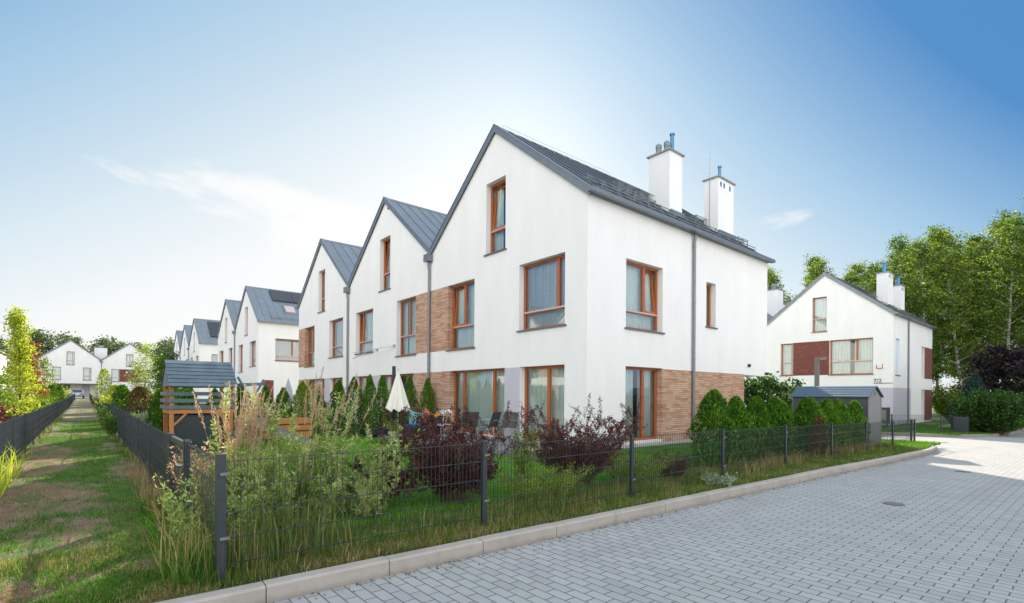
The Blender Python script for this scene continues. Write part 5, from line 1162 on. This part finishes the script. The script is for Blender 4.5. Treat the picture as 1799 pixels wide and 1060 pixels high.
def build_grass():
    rs=np.random.RandomState(5)
    def wear(x,y): return .40*vnoise(x,y*.35,1.7,1)+.25*vnoise(x,y*.8,4.5,2)+.2*vnoise(x+9,y,.9,6)-.16*np.abs(x-.0)**2+.10*np.exp(-((x-.1)/.35)**2)
    def pd(x,y): return np.clip((wear(x,y)-.31)*9,0,1)
    P=scatter(rs,150000,-1.1,.78,4.5,34,pd,1.7); tag(bl(None,rs,P,.015,.05,.005,'grass_green','path_grass',.6,'stuff'),'short green grass patches on the path between the fences','grass')
    def pdry(x,y): return np.clip((.35-wear(x,y))*8,.08,1)
    P=scatter(rs,80000,-1.1,.78,4.4,26,pdry,1.8); tag(bl(None,rs,P,.01,.035,.005,'grass_dry','path_grass',1.3,'stuff'),'dry brown thatch on the path between the fences','grass')
    # foreground strip between path and kerb
    def fd(x,y): return (y>kerb_y(x)+.01)*np.clip((vnoise(x,y,2,3)-.25)*4,.1,1)
    P=scatter(rs,60000,-5,1.0,4.25,6.2,fd); tag(bl(None,rs,P,.015,.07,.005,'grass_mixed','verge_grass',.6,'stuff'),'patchy grass in the foreground left of the corner post','grass')
    def vd(x,y): return (y>kerb_y(x)+.005)*np.clip(.4+.9*vnoise(x,y,2,4),0,1)
    P=scatter(rs,110000,.9,13,3.7,5.4,vd,); tag(bl(None,rs,P,.02,.10,.006,'grass_mixed','verge_grass',.6,'stuff'),'rough grass between the street fence and the kerb','grass')
    P=scatter(rs,42000,12,22.0,3.55,5.3,vd); tag(bl(None,rs,P,.03,.12,.009,'grass_mixed','verge_grass',.6,'stuff'),'rough verge grass along the kerb towards the side street','grass')
    P=scatter(rs,26000,19,22.1,3.7,8.5,vd); tag(bl(None,rs,P,.03,.13,.010,'lawn_blade','verge_grass',.5,'stuff'),'bright green grass on the rounded corner of the verge','grass')
    # lawn
    P=scatter(rs,190000,.9,7.5,4.8,17.0,None,1.5); tag(bl(None,rs,P,.02,.055,.006,'lawn_blade','lawn_grass',.6,'stuff'),'lush green lawn of the corner garden','lawn')
    P=scatter(rs,60000,7.5,18,4.9,8.7,None); tag(bl(None,rs,P,.02,.07,.007,'grass_green','lawn_grass',.6,'stuff'),'green grass between the street fence and the white house','lawn')
    # tall grass and dry stalks along the fences
    def cl(x,y): return np.clip((vnoise(x,y,2.2,9)-.40)*4,.05,1)
    P=scatter(rs,5200,.45,13,4.3,4.95,cl); tag(bl(None,rs,P,.10,.26,.006,'grass_mixed','tall_grass',.35,'stuff'),'tall grass growing through the street fence','tall grass')
    P=scatter(rs,14000,.3,5,3.95,4.6,lambda x,y:(y>kerb_y(x)+.02)*np.clip((vnoise(x,y,2.5,12)-.3)*3,0,1)); tag(bl(None,rs,P,.02,.09,.004,'grass_dry','dry_grass',.9,'stuff'),'short brown dry grass at the foot of the street fence near the corner','grass')
    P=scatter(rs,800,.45,1.9,4.5,5.3,None); tag(bl(None,rs,P,.25,.58,.009,'grass_mixed','tall_grass',.40,'stuff'),'tall green and straw coloured grass around the corner post','tall grass')
    P=scatter(rs,520,.7,12,4.35,4.9,cl); tag(bl(None,rs,P,.2,.50,.004,'grass_dry','dry_stalks',.45,'stuff'),'dry straw stalks standing along the street fence','tall grass')
    P=scatter(rs,1500,9.0,20,4.25,4.9,cl); tag(bl(None,rs,P,.12,.40,.007,'grass_dry','dry_stalks',.5,'stuff'),'dry straw stalks at the foot of the conifer hedge','tall grass')
    P=scatter(rs,900,.55,.78,5.6,12,cl,1.3); tag(bl(None,rs,P,.15,.58,.005,'grass_dry','tall_grass',.55,'stuff'),'dry tall grass leaning out of the right path fence','tall grass')
    P=scatter(rs,1500,.5,.8,4.4,8,None); tag(bl(None,rs,P,.06,.24,.008,'grass_green','tall_grass',.7,'stuff'),'green tufts at the foot of the gate','tall grass')
    P=scatter(rs,1500,-1.2,-.98,7.5,40,cl,1.2); tag(bl(None,rs,P,.06,.32,.008,'grass_mixed','tall_grass',.5,'stuff'),'dry grass at the foot of the left path fence','tall grass')
    P=scatter(rs,150,-1.22,-.9,9.6,13.0,None); tag(bl(None,rs,P,.25,.62,.014,'yellow_leaf','tall_grass',.55,'stuff'),'sunlit yellow grass blades hanging over the left fence','tall grass')
    P=scatter(rs,2500,.6,.78,12,60,cl,1.2); tag(bl(None,rs,P,.06,.26,.010,'grass_mixed','tall_grass',.5,'stuff'),'grass at the foot of the right path fence farther along','tall grass')
    # lawn across the side street
    P=scatter(rs,30000,30.2,44,3.8,10,lambda x,y:(y>4.6)|(x>33)); tag(bl(None,rs,P,.03,.10,.014,'grass_green','lawn_grass',.5,'stuff'),'grass in front of the house across the side street','lawn')
    n=700; x=rs.uniform(.5,20,n); y=kerb_y(x)-.15-np.abs(rs.normal(size=n))*.10-.01; Pp=np.stack([x,y,np.array([gz(a,b)-.112 for a,b in zip(x,y)])],1); D=rs.normal(size=(n,3)); D[:,2]*=.15
    V,F=leaf_arrays(Pp,D,rs.uniform(.012,.035,n),.018,roll=np.tile([0,0,1.0],(n,1))+rs.normal(size=(n,3))*.2,rs=rs); tag(npmesh('leaf_litter',V,F,'thuja_brown'),'small dry leaves lying on the paving along the kerb','leaves',kind='stuff')
    # fallen leaves, one red
    n=160; x=rs.uniform(-1,.7,n); y=4.6+rs.uniform(size=n)**1.6*10; Pp=np.stack([x,y,np.full(n,.03)],1); D=rs.normal(size=(n,3)); D[:,2]*=.15
    V,F=leaf_arrays(Pp,D,rs.uniform(.02,.05,n),.03,roll=np.tile([0,0,1.0],(n,1))+rs.normal(size=(n,3))*.2,rs=rs); tag(npmesh('fallen_leaves',V,F,'thuja_brown'),'small fallen leaves scattered over the path','leaves',kind='stuff')
build_shrubs(); build_trees(); build_grass(); build_objects()
